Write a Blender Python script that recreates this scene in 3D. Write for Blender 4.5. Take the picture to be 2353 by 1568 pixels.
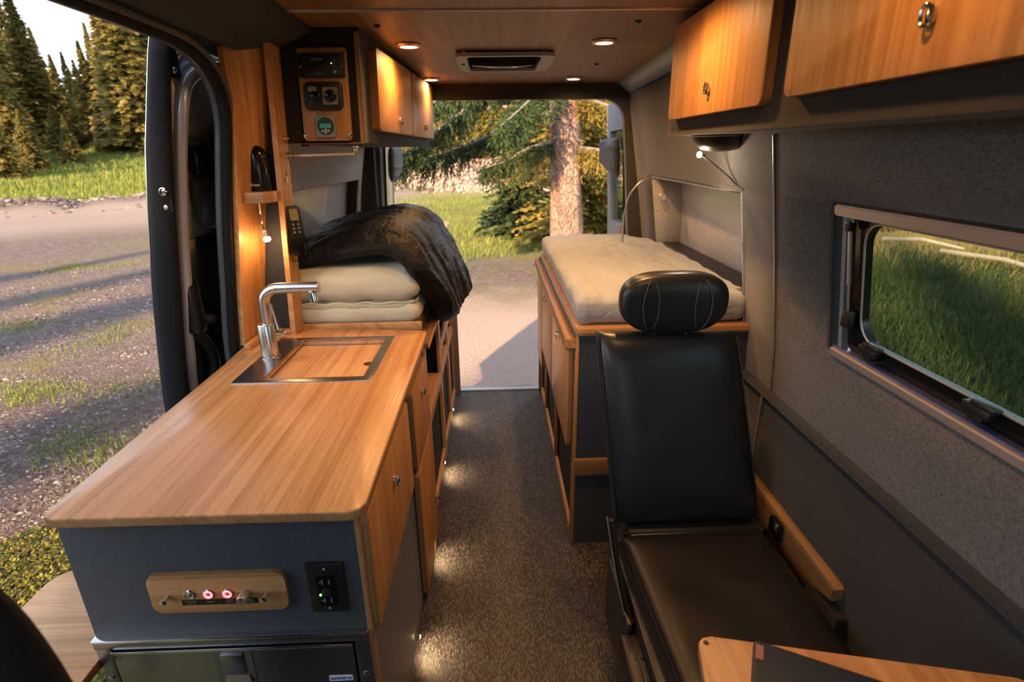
import bpy, bmesh, math, random
from mathutils import Vector, Matrix, noise, Euler
R_ = math.radians
for o in list(bpy.data.objects): bpy.data.objects.remove(o)
scene = bpy.context.scene
COL = scene.collection

# ------------------------------------------------------------------ camera
cam_d = bpy.data.cameras.new('camera'); cam = bpy.data.objects.new('camera', cam_d); COL.objects.link(cam)
F_PX, YAW, PITCH, ROLL = 1240.708, 0.0273581, 0.3413754, -0.0138042
cam_d.sensor_width = 36.0; cam_d.sensor_fit = 'HORIZONTAL'; cam_d.lens = F_PX * 36.0 / 2353.0
cam_d.clip_start = 0.02; cam_d.clip_end = 600
_f = Vector((math.sin(YAW)*math.cos(PITCH), math.cos(YAW)*math.cos(PITCH), -math.sin(PITCH)))
_r = Vector((math.cos(YAW), -math.sin(YAW), 0)); _u = _r.cross(_f)
_r2 = math.cos(ROLL)*_r + math.sin(ROLL)*_u; _u2 = -math.sin(ROLL)*_r + math.cos(ROLL)*_u
cam.matrix_world = Matrix(((_r2.x, _u2.x, -_f.x, 0), (_r2.y, _u2.y, -_f.y, 0), (_r2.z, _u2.z, -_f.z, 1.57), (0, 0, 0, 1)))
cam_d.dof.use_dof = True; cam_d.dof.focus_distance = 1.6; cam_d.dof.aperture_fstop = 3.6
scene.camera = cam

# ------------------------------------------------------------------ sky, sun, exposure
SUN_DIR = Vector((-0.42, -0.86, 0.37)).normalized()        # towards the sun, low over the trees
world = bpy.data.worlds.new('sky'); scene.world = world; world.use_nodes = True
wn = world.node_tree; wn.nodes.clear()
sky = wn.nodes.new('ShaderNodeTexSky'); sky.sky_type = 'NISHITA'; sky.sun_disc = False
sky.sun_elevation = math.asin(SUN_DIR.z); sky.sun_rotation = math.atan2(SUN_DIR.x, SUN_DIR.y)
sky.air_density = 1.0; sky.dust_density = 3.0; sky.ozone_density = 1.0; sky.altitude = 2500
hs = wn.nodes.new('ShaderNodeHueSaturation'); hs.inputs['Saturation'].default_value = 0.45
bg = wn.nodes.new('ShaderNodeBackground'); bg.inputs['Strength'].default_value = 0.42
wo = wn.nodes.new('ShaderNodeOutputWorld')
wn.links.new(sky.outputs[0], hs.inputs['Color']); wn.links.new(hs.outputs[0], bg.inputs['Color']); wn.links.new(bg.outputs[0], wo.inputs[0])
sl = bpy.data.lights.new('sun', 'SUN'); sun = bpy.data.objects.new('sun', sl); COL.objects.link(sun)
sl.energy = 11.5; sl.angle = R_(1.2); sl.color = (1.0, 0.66, 0.36)
sun.rotation_euler = SUN_DIR.to_track_quat('Z', 'Y').to_euler(); sun.location = (-20, -12, 15)
vs = scene.view_settings; vs.view_transform = 'Standard'; vs.look = 'None'; vs.gamma = 1.0; vs.use_curve_mapping = False
vs.exposure = 0.6
WARM = (1.0, 0.50, 0.17)

# ------------------------------------------------------------------ materials
class G:
    """tiny node graph helper"""
    def __init__(s, name):
        s.m = bpy.data.materials.new(name); s.m.use_nodes = True; s.t = s.m.node_tree
        s.b = s.t.nodes['Principled BSDF']; s.out = s.t.nodes['Material Output']
    def n(s, typ, **k):
        x = s.t.nodes.new('ShaderNode' + typ)
        for a, v in k.items(): setattr(x, a, v)
        return x
    def put(s, sock, v):
        if hasattr(v, 'is_output'): s.t.links.new(v, sock)
        else: sock.default_value = v
    def obj(s, scale=(1, 1, 1), rot=(0, 0, 0), world=False):
        src = s.n('NewGeometry').outputs['Position'] if world else s.n('TexCoord').outputs['Object']
        mp = s.n('Mapping'); s.t.links.new(src, mp.inputs['Vector']); mp.inputs['Scale'].default_value = scale; mp.inputs['Rotation'].default_value = rot
        return mp.outputs[0]
    def noise(s, vec, scale=1, detail=3, rough=.55, out='Fac'):
        x = s.n('TexNoise'); s.put(x.inputs['Vector'], vec); x.inputs['Scale'].default_value = scale; x.inputs['Detail'].default_value = detail; x.inputs['Roughness'].default_value = rough
        return x.outputs[out]
    def vor(s, vec, scale=1, feature='F1', out='Distance'):
        x = s.n('TexVoronoi', feature=feature); s.put(x.inputs['Vector'], vec); x.inputs['Scale'].default_value = scale
        return x.outputs[out]
    def math(s, op, a, b=0.0, c=0.0):
        x = s.n('Math', operation=op); s.put(x.inputs[0], a); s.put(x.inputs[1], b); s.put(x.inputs[2], c)
        return x.outputs[0]
    def rng(s, v, a, b, lo=0.0, hi=1.0):
        x = s.n('MapRange', interpolation_type='SMOOTHSTEP'); s.put(x.inputs['Value'], v)
        for i, q in zip((1, 2, 3, 4), (a, b, lo, hi)): x.inputs[i].default_value = q
        return x.outputs[0]
    def mix(s, f, a, b, blend='MIX'):
        x = s.n('Mix', data_type='RGBA', blend_type=blend); s.put(x.inputs[0], f)
        for i, q in ((6, a), (7, b)): s.put(x.inputs[i], (*q, 1) if isinstance(q, tuple) and len(q) == 3 else q)
        return x.outputs[2]
    def ramp(s, f, stops):
        x = s.n('ValToRGB'); s.put(x.inputs[0], f); e = x.color_ramp.elements
        while len(e) < len(stops): e.new(.5)
        for q, (p, c) in zip(e, stops): q.position = p; q.color = (*c, 1)
        return x.outputs[0]
    def bump(s, h, strength=.3, dist=.002):
        x = s.n('Bump'); s.put(x.inputs['Height'], h); x.inputs['Strength'].default_value = strength; x.inputs['Distance'].default_value = dist
        s.t.links.new(x.outputs[0], s.b.inputs['Normal'])
    def set(s, **k):
        names = dict(color='Base Color', rough='Roughness', metal='Metallic', spec='Specular IOR Level', emit='Emission Color', estr='Emission Strength', coat='Coat Weight', croug='Coat Roughness', trans='Transmission Weight', ior='IOR', sheen='Sheen Weight', aniso='Anisotropic')
        for a, v in k.items():
            if isinstance(v, tuple) and len(v) == 3: v = (*v, 1)
            s.put(s.b.inputs[names[a]], v)
        return s

def plain(name, color, rough=.5, metal=0., **k):
    return G(name).set(color=color, rough=rough, metal=metal, **k).m

def bamboo(name, ax, tone=1.0, rough=.38, hue=(1, 1, 1)):
    g = G(name); sc = [130.0]*3; sc[ax] = 2.2
    v = g.obj(tuple(sc)); fine = g.noise(v, 1.0, 4, .6)
    sep = g.n('SeparateXYZ'); g.t.links.new(g.n('TexCoord').outputs['Object'], sep.inputs[0])
    oth = [i for i in range(3) if i != ax]
    cross = g.math('ADD', sep.outputs[oth[0]], g.math('MULTIPLY', sep.outputs[oth[1]], 1.03))
    wn_ = g.n('TexWhiteNoise', noise_dimensions='1D'); g.put(wn_.inputs['W'], g.math('FLOOR', g.math('MULTIPLY', cross, 52.0)))
    sf = [170.0]*3; sf[ax] = 14.0
    fleck = g.rng(g.noise(g.obj(tuple(sf)), 1.0, 2, .5), .64, .76)
    sl_ = [5.0]*3; sl_[ax] = 1.0
    big = g.noise(g.obj(tuple(sl_)), 1.0, 2)
    t = [tone*h for h in hue]
    c1 = (.40*t[0], .185*t[1], .062*t[2]); c2 = (.62*t[0], .33*t[1], .135*t[2]); c3 = (.24*t[0], .10*t[1], .034*t[2])
    f = g.math('ADD', g.math('MULTIPLY', fine, .62), g.math('MULTIPLY', wn_.outputs['Value'], .22)); f = g.math('ADD', f, g.math('MULTIPLY', big, .28))
    col = g.ramp(f, [(.38, c1), (.72, c2)])
    col = g.mix(g.math('MULTIPLY', fleck, .55), col, c3)
    g.set(color=col, rough=g.rng(fine, .3, .7, rough-.05, rough+.09), spec=.5)
    g.bump(fine, .12, .0006)
    return g.m

def felt(name, c1, c2, scale=260, rough=.95, bump=.5):
    g = G(name); v = g.obj((scale, scale, scale))
    n = g.noise(v, 1.0, 3, .7); n2 = g.noise(g.obj((3, 3, 3)), 1.0, 2)
    g.set(color=g.mix(g.math('MULTIPLY', n2, .35), g.ramp(n, [(.3, c1), (.72, c2)]), c1), rough=rough, spec=.2, sheen=.15)
    g.bump(n, bump, .0012)
    return g.m

def weave(name, c1, c2, n_per_m=330, rough=.9, vert=False):
    """woven cloth on a wall: thin threads both ways"""
    g = G(name)
    a = g.noise(g.obj((n_per_m*.25, n_per_m*.25, n_per_m*1.6)), 1.0, 2); b = g.noise(g.obj((n_per_m*1.6, n_per_m*1.6, n_per_m*.25)), 1.0, 2)
    f = g.math('MULTIPLY', g.math('ADD', a, b), .5)
    g.set(color=g.ramp(f, [(.36, c1), (.64, c2)]), rough=rough, spec=.2, sheen=.2)
    g.bump(f, .5, .001)
    return g.m

def carpet():
    g = G('woven_carpet')
    br = g.n('TexBrick', offset=.5, squash=1.0); g.put(br.inputs['Vector'], g.obj((1, 1, 1), (0, 0, R_(90))))
    for k, v in (('Scale', 1.0), ('Mortar Size', .0011), ('Mortar Smooth', .6), ('Bias', 0.), ('Brick Width', .012), ('Row Height', .0048)): br.inputs[k].default_value = v
    br.inputs['Color1'].default_value = (0, 0, 0, 1); br.inputs['Color2'].default_value = (1, 1, 1, 1); br.inputs['Mortar'].default_value = (0, 0, 0, 1)
    n = g.noise(g.obj((300, 120, 300)), 1.0, 2); n2 = g.noise(g.obj((30, 1.5, 1)), 1.0, 3)
    f = g.math('ADD', g.math('MULTIPLY', br.outputs['Color'], .55), g.math('MULTIPLY', n, .45))
    col = g.ramp(f, [(.12, (.02, .019, .019)), (.42, (.072, .067, .066)), (.85, (.26, .245, .24))])
    col = g.mix(g.math('MULTIPLY', br.outputs['Fac'], .75), col, (.018, .017, .017)); col = g.mix(g.rng(n2, .4, .75), col, g.mix(.5, col, (.05, .047, .047)))
    g.set(color=col, rough=.48, spec=.5)
    g.bump(g.math('SUBTRACT', f, br.outputs['Fac']), .9, .003)
    return g.m

def leather(name, c, rough=.34):
    g = G(name); d = g.vor(g.obj((260, 260, 260)), 1.0, 'DISTANCE_TO_EDGE'); n = g.noise(g.obj((9, 9, 9)), 1, 3)
    g.set(color=c, rough=g.rng(n, .2, .8, rough-.01, rough+.05), spec=.45); g.bump(d, .22, .0006)
    return g.m

def cloth(name, c1, c2, wr=.5, scale=9, rough=.85, spec=.25, sheen=.1):
    g = G(name); n = g.noise(g.obj((scale, scale*.6, scale)), 1.0, 5, .6); f = g.noise(g.obj((500, 500, 500)), 1, 1)
    g.set(color=g.mix(n, c1, c2), rough=rough, spec=spec, sheen=sheen)
    g.bump(g.math('ADD', n, g.math('MULTIPLY', f, .02)), wr, .02)
    return g.m

def emit(name, color, strength):
    return G(name).set(color=(.8, .8, .8), emit=color, estr=strength).m

def steel(name, c=(.62, .60, .58), rough=.26, ax=2):
    g = G(name); sc = [600.0]*3; sc[ax] = 6.0
    n = g.noise(g.obj(tuple(sc)), 1, 2); g.set(color=c, metal=1.0, rough=g.rng(n, .3, .7, rough-.05, rough+.08)); g.bump(n, .05, .0002)
    return g.m

MT = dict(
    bx=bamboo('bamboo_grain_x', 0), by=bamboo('bamboo_grain_y', 1, 1.0, .27), bz=bamboo('bamboo_grain_z', 2, .95), bdoor=bamboo('bamboo_door', 2, .86, .5, (1, .93, .75)),
    bdark=bamboo('bamboo_caramel', 1, .50, .4), bedge=bamboo('bamboo_edge', 1, .52, .5), bedgez=bamboo('bamboo_edge_upright', 2, .55, .5), blight=bamboo('bamboo_pale', 1, 1.12, .42, (1, 1.08, 1.25)), bceil=bamboo('bamboo_ceiling', 1, .30, .5, (1, 1.02, 1.05)),
    bboard=bamboo('bamboo_board', 1, 1.12, .45, (1, 1.05, 1.15)),
    charcoal=felt('charcoal_laminate', (.024, .029, .037), (.075, .088, .108), 300, .6, .35),
    black_lam=felt('black_laminate', (.012, .012, .013), (.028, .028, .03), 300, .55, .2),
    dark_felt=felt('dark_felt', (.013, .0135, .015), (.032, .033, .036), 240),
    head=felt('headliner', (.014, .0135, .013), (.034, .032, .031), 240),
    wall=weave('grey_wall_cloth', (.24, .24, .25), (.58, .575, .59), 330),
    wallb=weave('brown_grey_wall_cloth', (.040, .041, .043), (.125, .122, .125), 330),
    carpet=carpet(), leather=leather('black_leather', (.015, .017, .020), .30), leather_b=leather('brown_black_leather', (.012, .0095, .0095), .36),
    sheet=cloth('sage_sheet', (.50, .53, .43), (.62, .65, .54), .5, 8), sheet2=cloth('stone_sheet', (.35, .375, .38), (.45, .475, .48), .85, 9),
    nylon=cloth('black_nylon', (.006, .007, .009), (.012, .013, .016), .8, 24, .40, .16, 0.), bag=cloth('grey_nylon', (.05, .055, .065), (.10, .105, .12), .6, 20, .5), bagd=cloth('navy_nylon', (.018, .022, .032), (.04, .046, .06), .6, 20, .5),
    steel=steel('brushed_steel'), steel_d=steel('dark_steel', (.30, .30, .31), .3, 0), chrome=plain('chrome', (.72, .72, .74), .12, 1.), fridge=plain('polished_dark_steel', (.30, .31, .33), .32, 1.),
    alu=plain('aluminium', (.58, .56, .54), .38, 1.), tan_alu=plain('warm_aluminium', (.50, .43, .39), .42, .7), brass=plain('antique_brass', (.55, .40, .2), .3, 1.),
    blackp=plain('black_plastic', (.010, .010, .011), .4), blackg=plain('black_gloss', (.006, .006, .007), .16), rubber=plain('black_rubber', (.008, .009, .011), .75, spec=.2),
    paint=plain('grey_metallic_paint', (.42, .44, .50), .28, .25, coat=.6), paintd=plain('dark_grey_paint', (.10, .115, .14), .35, .3), doorgrey=plain('pale_door_grey', (.24, .24, .27), .55),
    greyp=plain('grey_plastic', (.16, .18, .20), .45), white=plain('white_print', (.8, .8, .8), .6), blue=plain('blue_print', (.02, .04, .35), .4), whitep=plain('white_plastic', (.7, .7, .68), .5), dimprint=plain('grey_print', (.22, .22, .22), .6),
    steel_seam=plain('grey_thread', (.07, .07, .075), .6), navy=plain('navy_cover', (.008, .012, .022), .55), tag=plain('tan_tag', (.30, .12, .09), .7), screen=plain('green_screen', (.02, .09, .07), .3, emit=(.03, .22, .16), estr=.25),
    red=emit('red_ring_light', (1., .04, .05), 5.), green=emit('green_led', (.1, 1., .1), 6.), lime=emit('lime_led', (.6, 1., .1), 4.),
    lamp=emit('warm_lamp', (1., .66, .34), 16.), bulb=emit('warm_bulb', (1., .72, .42), 30.), mesh_=plain('black_net', (.006, .008, .008), .8),
)
def thin_glass(name, tint):
    g = G(name); tr = g.n('BsdfTransparent'); tr.inputs[0].default_value = (*tint, 1); gs = g.n('BsdfGlossy'); gs.inputs['Roughness'].default_value = .02
    lw = g.n('LayerWeight'); lw.inputs[0].default_value = .5; mx = g.n('MixShader'); g.put(mx.inputs[0], g.math('ADD', .03, g.math('MULTIPLY', g.math('POWER', lw.outputs['Facing'], 5.0), .5))); g.t.links.new(tr.outputs[0], mx.inputs[1]); g.t.links.new(gs.outputs[0], mx.inputs[2]); g.t.links.new(mx.outputs[0], g.out.inputs['Surface'])
    return g.m
MT['glass'] = thin_glass('window_glass', (.62, .68, .64)); MT['clear'] = thin_glass('clear_glass', (.9, .92, .92))

# ------------------------------------------------------------------ mesh helpers
V = Vector
def BM(): return bmesh.new()
def box(bm, x0, x1, y0, y1, z0, z1, bev=0., seg=2):
    r = bmesh.ops.create_cube(bm, size=1.0); vs_ = r['verts']
    for v in vs_: v.co = V(((x0+x1)/2+v.co.x*(x1-x0), (y0+y1)/2+v.co.y*(y1-y0), (z0+z1)/2+v.co.z*(z1-z0)))
    if bev > 0:
        ed = list({e for v in vs_ for e in v.link_edges})
        bmesh.ops.bevel(bm, geom=ed, offset=bev, segments=seg, affect='EDGES', profile=.5)
    return bm
def hexa(bm, b, t):
    """loft between two loops of equal length, with caps"""
    A = [bm.verts.new(p) for p in b]; B = [bm.verts.new(p) for p in t]; n = len(A)
    bm.faces.new(A[::-1]); bm.faces.new(B)
    for i in range(n): bm.faces.new((A[i], A[(i+1) % n], B[(i+1) % n], B[i]))
    return bm
def rrect(x0, x1, y0, y1, r, seg=5):
    if not isinstance(r, (tuple, list)): r = (r,)*4
    out = []
    for (cx, cy, a, q) in ((x1, y0, -90, r[0]), (x1, y1, 0, r[1]), (x0, y1, 90, r[2]), (x0, y0, 180, r[3])):
        sx = -1 if cx == x1 else 1; sy = -1 if cy == y1 else 1
        if q <= 0: out.append((cx, cy)); continue
        for k in range(seg+1):
            an = R_(a+90*k/seg); out.append((cx+sx*q+q*math.cos(an), cy+sy*q+q*math.sin(an)))
    return out
def circ(cx, cy, rx, ry=None, n=20): return [(cx+rx*math.cos(2*math.pi*k/n), cy+(ry or rx)*math.sin(2*math.pi*k/n)) for k in range(n)]
def plate(bm, O, U, W, pts, t, holes=(), bev=0.):
    """2-d outline on the plane (O,U,W) pushed out by t along U x W, holes allowed; side faces get material slot 1"""
    O, U, W = V(O), V(U).normalized(), V(W).normalized(); N = U.cross(W)
    loops = []
    for lp in [pts]+list(holes):
        loops.append(([bm.verts.new(O+U*a+W*b) for a, b in lp], [bm.verts.new(O+U*a+W*b+N*t) for a, b in lp]))
    for lev in (0, 1):
        if not holes:
            f = bm.faces.new(loops[0][lev] if lev else loops[0][lev][::-1]); continue
        ed = []
        for L in loops:
            l = L[lev]; ed += [bm.edges.new((l[i], l[(i+1) % len(l)])) for i in range(len(l))]
        r = bmesh.ops.triangle_fill(bm, use_beauty=True, edges=ed, normal=N if lev else -N)
    top_edges = []
    for li, (A, B) in enumerate(loops):
        n = len(A)
        for i in range(n):
            q = (A[i], A[(i+1) % n], B[(i+1) % n], B[i]) if li == 0 else (B[i], B[(i+1) % n], A[(i+1) % n], A[i])
            f = bm.faces.new(q); f.material_index = 1
        if bev and li == 0: top_edges = [bm.edges.get((B[i], B[(i+1) % n])) for i in range(n)]
    if bev and top_edges:
        bmesh.ops.bevel(bm, geom=[e for e in top_edges if e], offset=bev, segments=2, affect='EDGES', profile=.5)
    return bm
def smooth_path(pts, n=6):
    pts = [V(p) for p in pts]; out = []
    for i in range(len(pts)-1):
        p0 = pts[max(i-1, 0)]; p1 = pts[i]; p2 = pts[i+1]; p3 = pts[min(i+2, len(pts)-1)]
        for k in range(n):
            t = k/n; out.append(.5*((2*p1)+(-p0+p2)*t+(2*p0-5*p1+4*p2-p3)*t*t+(-p0+3*p1-3*p2+p3)*t**3))
    out.append(pts[-1]); return out
def tube(bm, pts, r, seg=8, cap=True, flat=1.0):
    pts = [V(p) for p in pts]; rings = []; up = None
    for i, p in enumerate(pts):
        d = (pts[min(i+1, len(pts)-1)]-pts[max(i-1, 0)]).normalized()
        if up is None: up = d.orthogonal().normalized()
        up = (up-d*up.dot(d)).normalized(); s = d.cross(up)
        rr = r[i] if isinstance(r, (list, tuple)) else r
        rings.append([bm.verts.new(p+(up*math.cos(2*math.pi*k/seg)+s*math.sin(2*math.pi*k/seg)*flat)*rr) for k in range(seg)])
    for a, b in zip(rings, rings[1:]):
        for k in range(seg): bm.faces.new((a[k], a[(k+1) % seg], b[(k+1) % seg], b[k]))
    if cap: bm.faces.new(rings[0][::-1]); bm.faces.new(rings[-1])
    return bm
def lathe(bm, prof, C, ax=(0, 0, 1), seg=24):
    C, ax = V(C), V(ax).normalized(); u = ax.orthogonal().normalized(); w = ax.cross(u); rings = []
    for r, h in prof:
        rings.append([bm.verts.new(C+ax*h+(u*math.cos(2*math.pi*k/seg)+w*math.sin(2*math.pi*k/seg))*max(r, 1e-5)) for k in range(seg)])
    for a, b in zip(rings, rings[1:]):
        for k in range(seg): bm.faces.new((a[k], a[(k+1) % seg], b[(k+1) % seg], b[k]))
    bm.faces.new(rings[0][::-1]); bm.faces.new(rings[-1])
    return bm
def grid(bm, fn, nu, nv, closed_u=False):
    vv = [[bm.verts.new(fn(i/nu, j/nv)) for j in range(nv+1)] for i in range(nu if closed_u else nu+1)]
    for i in range(nu):
        for j in range(nv):
            a, b = vv[i], vv[(i+1) % len(vv)]
            bm.faces.new((a[j], b[j], b[j+1], a[j+1]))
    return vv
def pillow(bm, mid, nrm, T, nu=24, nv=24, ex=4.0, disp=None, Tb=None):
    """closed padded slab: mid(u,v) surface, thickness swells away from the rim"""
    def h(u, v):
        a, b = abs(2*u-1), abs(2*v-1)
        return max(0., (1-a**ex)*(1-b**ex))**.5
    def du(t): return .5-.5*math.cos(math.pi*t)
    top, bot = [], []
    for i in range(nu+1):
        ra, rb = [], []
        for j in range(nv+1):
            u, v = du(i/nu), du(j/nv); m, n = V(mid(u, v)), V(nrm(u, v)); k = h(u, v)
            d = disp(u, v)*min(1, k*1.5) if disp else 0
            rim = i in (0, nu) or j in (0, nv)
            a = bm.verts.new(m+n*(T*k+d)); ra.append(a)
            rb.append(a if rim else bm.verts.new(m-n*((Tb if Tb is not None else T)*k)))
        top.append(ra); bot.append(rb)
    for i in range(nu):
        for j in range(nv):
            bm.faces.new((top[i][j], top[i+1][j], top[i+1][j+1], top[i][j+1]))
            q = (bot[i][j+1], bot[i+1][j+1], bot[i+1][j], bot[i][j])
            if len(set(q)) == 4:
                try: bm.faces.new(q)
                except ValueError: pass
    return bm
def rot_pts(bm, M, verts=None):
    for v in (verts or bm.verts): v.co = M @ v.co
    return bm

# ------------------------------------------------------------------ scene helpers
def wloc(o):
    l = V((0, 0, 0))
    while o is not None: l += o.location; o = o.parent
    return l
def obj(name, bm, mat, parent=None, smooth=40, loc=None, recalc=True):
    me = bpy.data.meshes.new(name)
    if recalc and len(bm.faces) < 60000: bmesh.ops.recalc_face_normals(bm, faces=bm.faces[:])
    if parent is not None: off = wloc(parent)
    elif loc is not None: off = V(loc)
    else:
        xs = [v.co for v in bm.verts]; off = V(((min(p.x for p in xs)+max(p.x for p in xs))/2, (min(p.y for p in xs)+max(p.y for p in xs))/2, min(p.z for p in xs)))
    for v in bm.verts: v.co -= off
    bm.to_mesh(me); bm.free()
    for m in (mat if isinstance(mat, (list, tuple)) else [mat]): me.materials.append(MT[m] if isinstance(m, str) else m)
    if smooth: me.shade_smooth(); me.set_sharp_from_angle(angle=R_(smooth))
    o = bpy.data.objects.new(name, me); COL.objects.link(o)
    if parent is not None: o.parent = parent
    else: o.location = off
    return o
def tag(o, label, cat, group=None):
    o['label'] = label; o['category'] = cat
    if group: o['group'] = group
    return o
def thing(name, label, cat, loc, group=None):
    o = bpy.data.objects.new(name, None); COL.objects.link(o); o.location = loc; o.empty_display_size = .05
    return tag(o, label, cat, group)
def struct(name, bm, mat, **k):
    o = obj(name, bm, mat, **k); o['kind'] = 'structure'; return o
def copy_tree(o, parent=None):
    c = o.copy(); COL.objects.link(c); c.parent = parent
    for ch in list(o.children): copy_tree(ch, c)
    return c
def text(name, s, O, U, W, size, mat, parent, ext=.0004):
    cu = bpy.data.curves.new('t', 'FONT'); cu.body = s; cu.size = size; cu.align_x = 'CENTER'; cu.align_y = 'CENTER'; cu.extrude = ext
    to = bpy.data.objects.new('t', cu); COL.objects.link(to); dg = bpy.context.evaluated_depsgraph_get(); dg.update()
    me = bpy.data.meshes.new_from_object(to.evaluated_get(dg)); bpy.data.objects.remove(to)
    O, U, W = V(O)-wloc(parent), V(U).normalized(), V(W).normalized(); N = U.cross(W)
    for v in me.vertices: v.co = O+U*v.co.x+W*v.co.y+N*v.co.z
    me.materials.clear(); me.materials.append(MT[mat]); me.name = name
    o = bpy.data.objects.new(name, me); COL.objects.link(o); o.parent = parent
    return o
def lamp_in(name, kind, loc, energy, parent, color=WARM, size=.02, spot=None, aim=None, blend=.6):
    l = bpy.data.lights.new(name, kind); l.energy = energy; l.color = color
    if kind == 'AREA': l.shape = 'DISK'; l.size = size
    else: l.shadow_soft_size = size
    if spot: l.spot_size = R_(spot); l.spot_blend = blend
    o = bpy.data.objects.new(name, l); COL.objects.link(o); o.parent = parent; o.location = V(loc)-wloc(parent)
    if aim is not None: o.rotation_euler = (V(aim)).to_track_quat('-Z', 'Y').to_euler()
    return o
def lerp(pts, z):
    if z <= pts[0][0]: return pts[0][1]
    for (a, p), (b, q) in zip(pts, pts[1:]):
        if z <= b: return p+(q-p)*(z-a)/(b-a)
    return pts[-1][1]
WR = [(0, .93), (.8, .927), (.95, .915), (1.1, .894), (1.25, .872), (1.4, .848), (1.6, .815), (1.75, .79), (1.86, .77)]
WL = [(0, .93), (.9, .918), (1.14, .888), (1.36, .858), (1.65, .808), (1.79, .788), (1.9, .772)]
def wr(z, y=1.6): return lerp(WR, z)+.012*(max(y, 1.7)-1.7)
def wl(z, y=1.85): return -(lerp(WL, z)-.05*max(0, y-2.0))
def zc(y): return 1.922+.027*(3.42-y)
X3, Y3, Z3 = (1, 0, 0), (0, 1, 0), (0, 0, 1)
# ================================================================== the van's shell
def wall_cells(bm, xf, ys, zs, skip, sub=4):
    for y0, y1 in zip(ys, ys[1:]):
        for z0, z1 in zip(zs, zs[1:]):
            if skip(.5*(y0+y1), .5*(z0+z1)): continue
            n = max(1, int((z1-z0)/.08)); m = max(1, int((y1-y0)/.25))
            grid(bm, lambda u, v: V((xf(z0+(z1-z0)*v, y0+(y1-y0)*u), y0+(y1-y0)*u, z0+(z1-z0)*v)), m, n)
    bmesh.ops.remove_doubles(bm, verts=bm.verts[:], dist=1e-5)
def thick(o, t, off):
    m = o.modifiers.new('thickness', 'SOLIDIFY'); m.thickness = t; m.offset = off; return o

bm = box(BM(), -.94, .94, -.95, 3.41, -.03, 0); floor = struct('floor', bm, 'carpet', loc=(0, 0, 0), smooth=0)
bm = box(BM(), -.72, .84, 3.405, 3.47, -.045, .008, .003); struct('trim_1', bm, 'alu')

# right wall: lining with the window opening and the bed niche
WY0, WY1, WZ0, WZ1 = .40, 1.365, 1.045, 1.44
NY0, NY1, NZ1 = 1.885, 3.06, 1.42
bm = BM()
wall_cells(bm, lambda z, y: wr(z, y), [-.95, WY0, WY1, 1.65, NY0, NY1, 3.42], [0, .775, .93, WZ0, 1.42, WZ1, 1.865],
           lambda y, z: (WY0 < y < WY1 and WZ0 < z < WZ1) or (NY0 < y < NY1 and .93 < z < NZ1))
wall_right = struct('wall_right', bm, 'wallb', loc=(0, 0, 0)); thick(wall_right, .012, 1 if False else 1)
# niche lining (shallow bump-out behind the bed)
bm = BM(); d = 1.04
for q in (((wr(.93, NY0), NY0, .93), (d, NY0+.25, .93), (d-.02, NY0+.25, NZ1), (wr(NZ1, NY0), NY0, NZ1)),
          ((d, NY0+.25, .93), (d, NY1-.06, .93), (d-.02, NY1-.06, NZ1), (d-.02, NY0+.25, NZ1)),
          ((d, NY1-.06, .93), (wr(.93, NY1), NY1, .93), (wr(NZ1, NY1), NY1, NZ1), (d-.02, NY1-.06, NZ1)),
          ((wr(NZ1, NY0), NY0, NZ1), (d-.02, NY0+.25, NZ1), (d-.02, NY1-.06, NZ1), (wr(NZ1, NY1), NY1, NZ1)),
          ((wr(.93, NY0), NY0, .93), (wr(.93, NY1), NY1, .93), (d, NY1-.06, .93), (d, NY0+.25, .93))):
    bm.faces.new([bm.verts.new(p) for p in q])
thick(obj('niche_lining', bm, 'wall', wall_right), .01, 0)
bm = box(BM(), .93, 1.02, 1.95, 3.0, 1.052, 1.072, .004); obj('niche_ledge', bm, 'blackp', wall_right)
# darker lower panel with its ledge, and the seam strip
bm = BM(); grid(bm, lambda u, v: V((.905-.006*math.sin(v*3.1), -.9+2.74*u, .0+.77*v)), 12, 6)
lp = obj('lower_wall_panel', bm, 'dark_felt', wall_right); thick(lp, .018, 1)
bm = box(BM(), .893, .93, -.9, 1.84, .768, .782, .003); obj('panel_ledge', bm, 'dark_felt', wall_right)
bm = BM(); tube(bm, [(wr(z, 1.65)-.003, 1.65, z) for z in (.785, .95, 1.1, 1.25, 1.4, 1.5, 1.6)], .006, 6, flat=.6); obj('seam_strip', bm, 'tan_alu', wall_right)
bm = box(BM(), .896, .902, 1.645, 1.655, .3, .765); obj('seam_strip', bm, 'greyp', wall_right)
# sloping cove under the roof on the right
bm = BM(); grid(bm, lambda u, v: V((.705+(.075+.012*u)*v, 1.9+1.52*u, zc(1.9+1.52*u)-.002-.058*v)), 6, 2)
thick(struct('trim_2', bm, 'greyp', loc=(0, 0, 0)), .008, 1)
bm = BM(); grid(bm, lambda u, v: V((.70+.10*v, -.6+2.6*u, zc(-.6+2.6*u)-.002-.09*v)), 6, 2)
thick(struct('trim_3', bm, 'head', loc=(0, 0, 0)), .008, 1)

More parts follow.
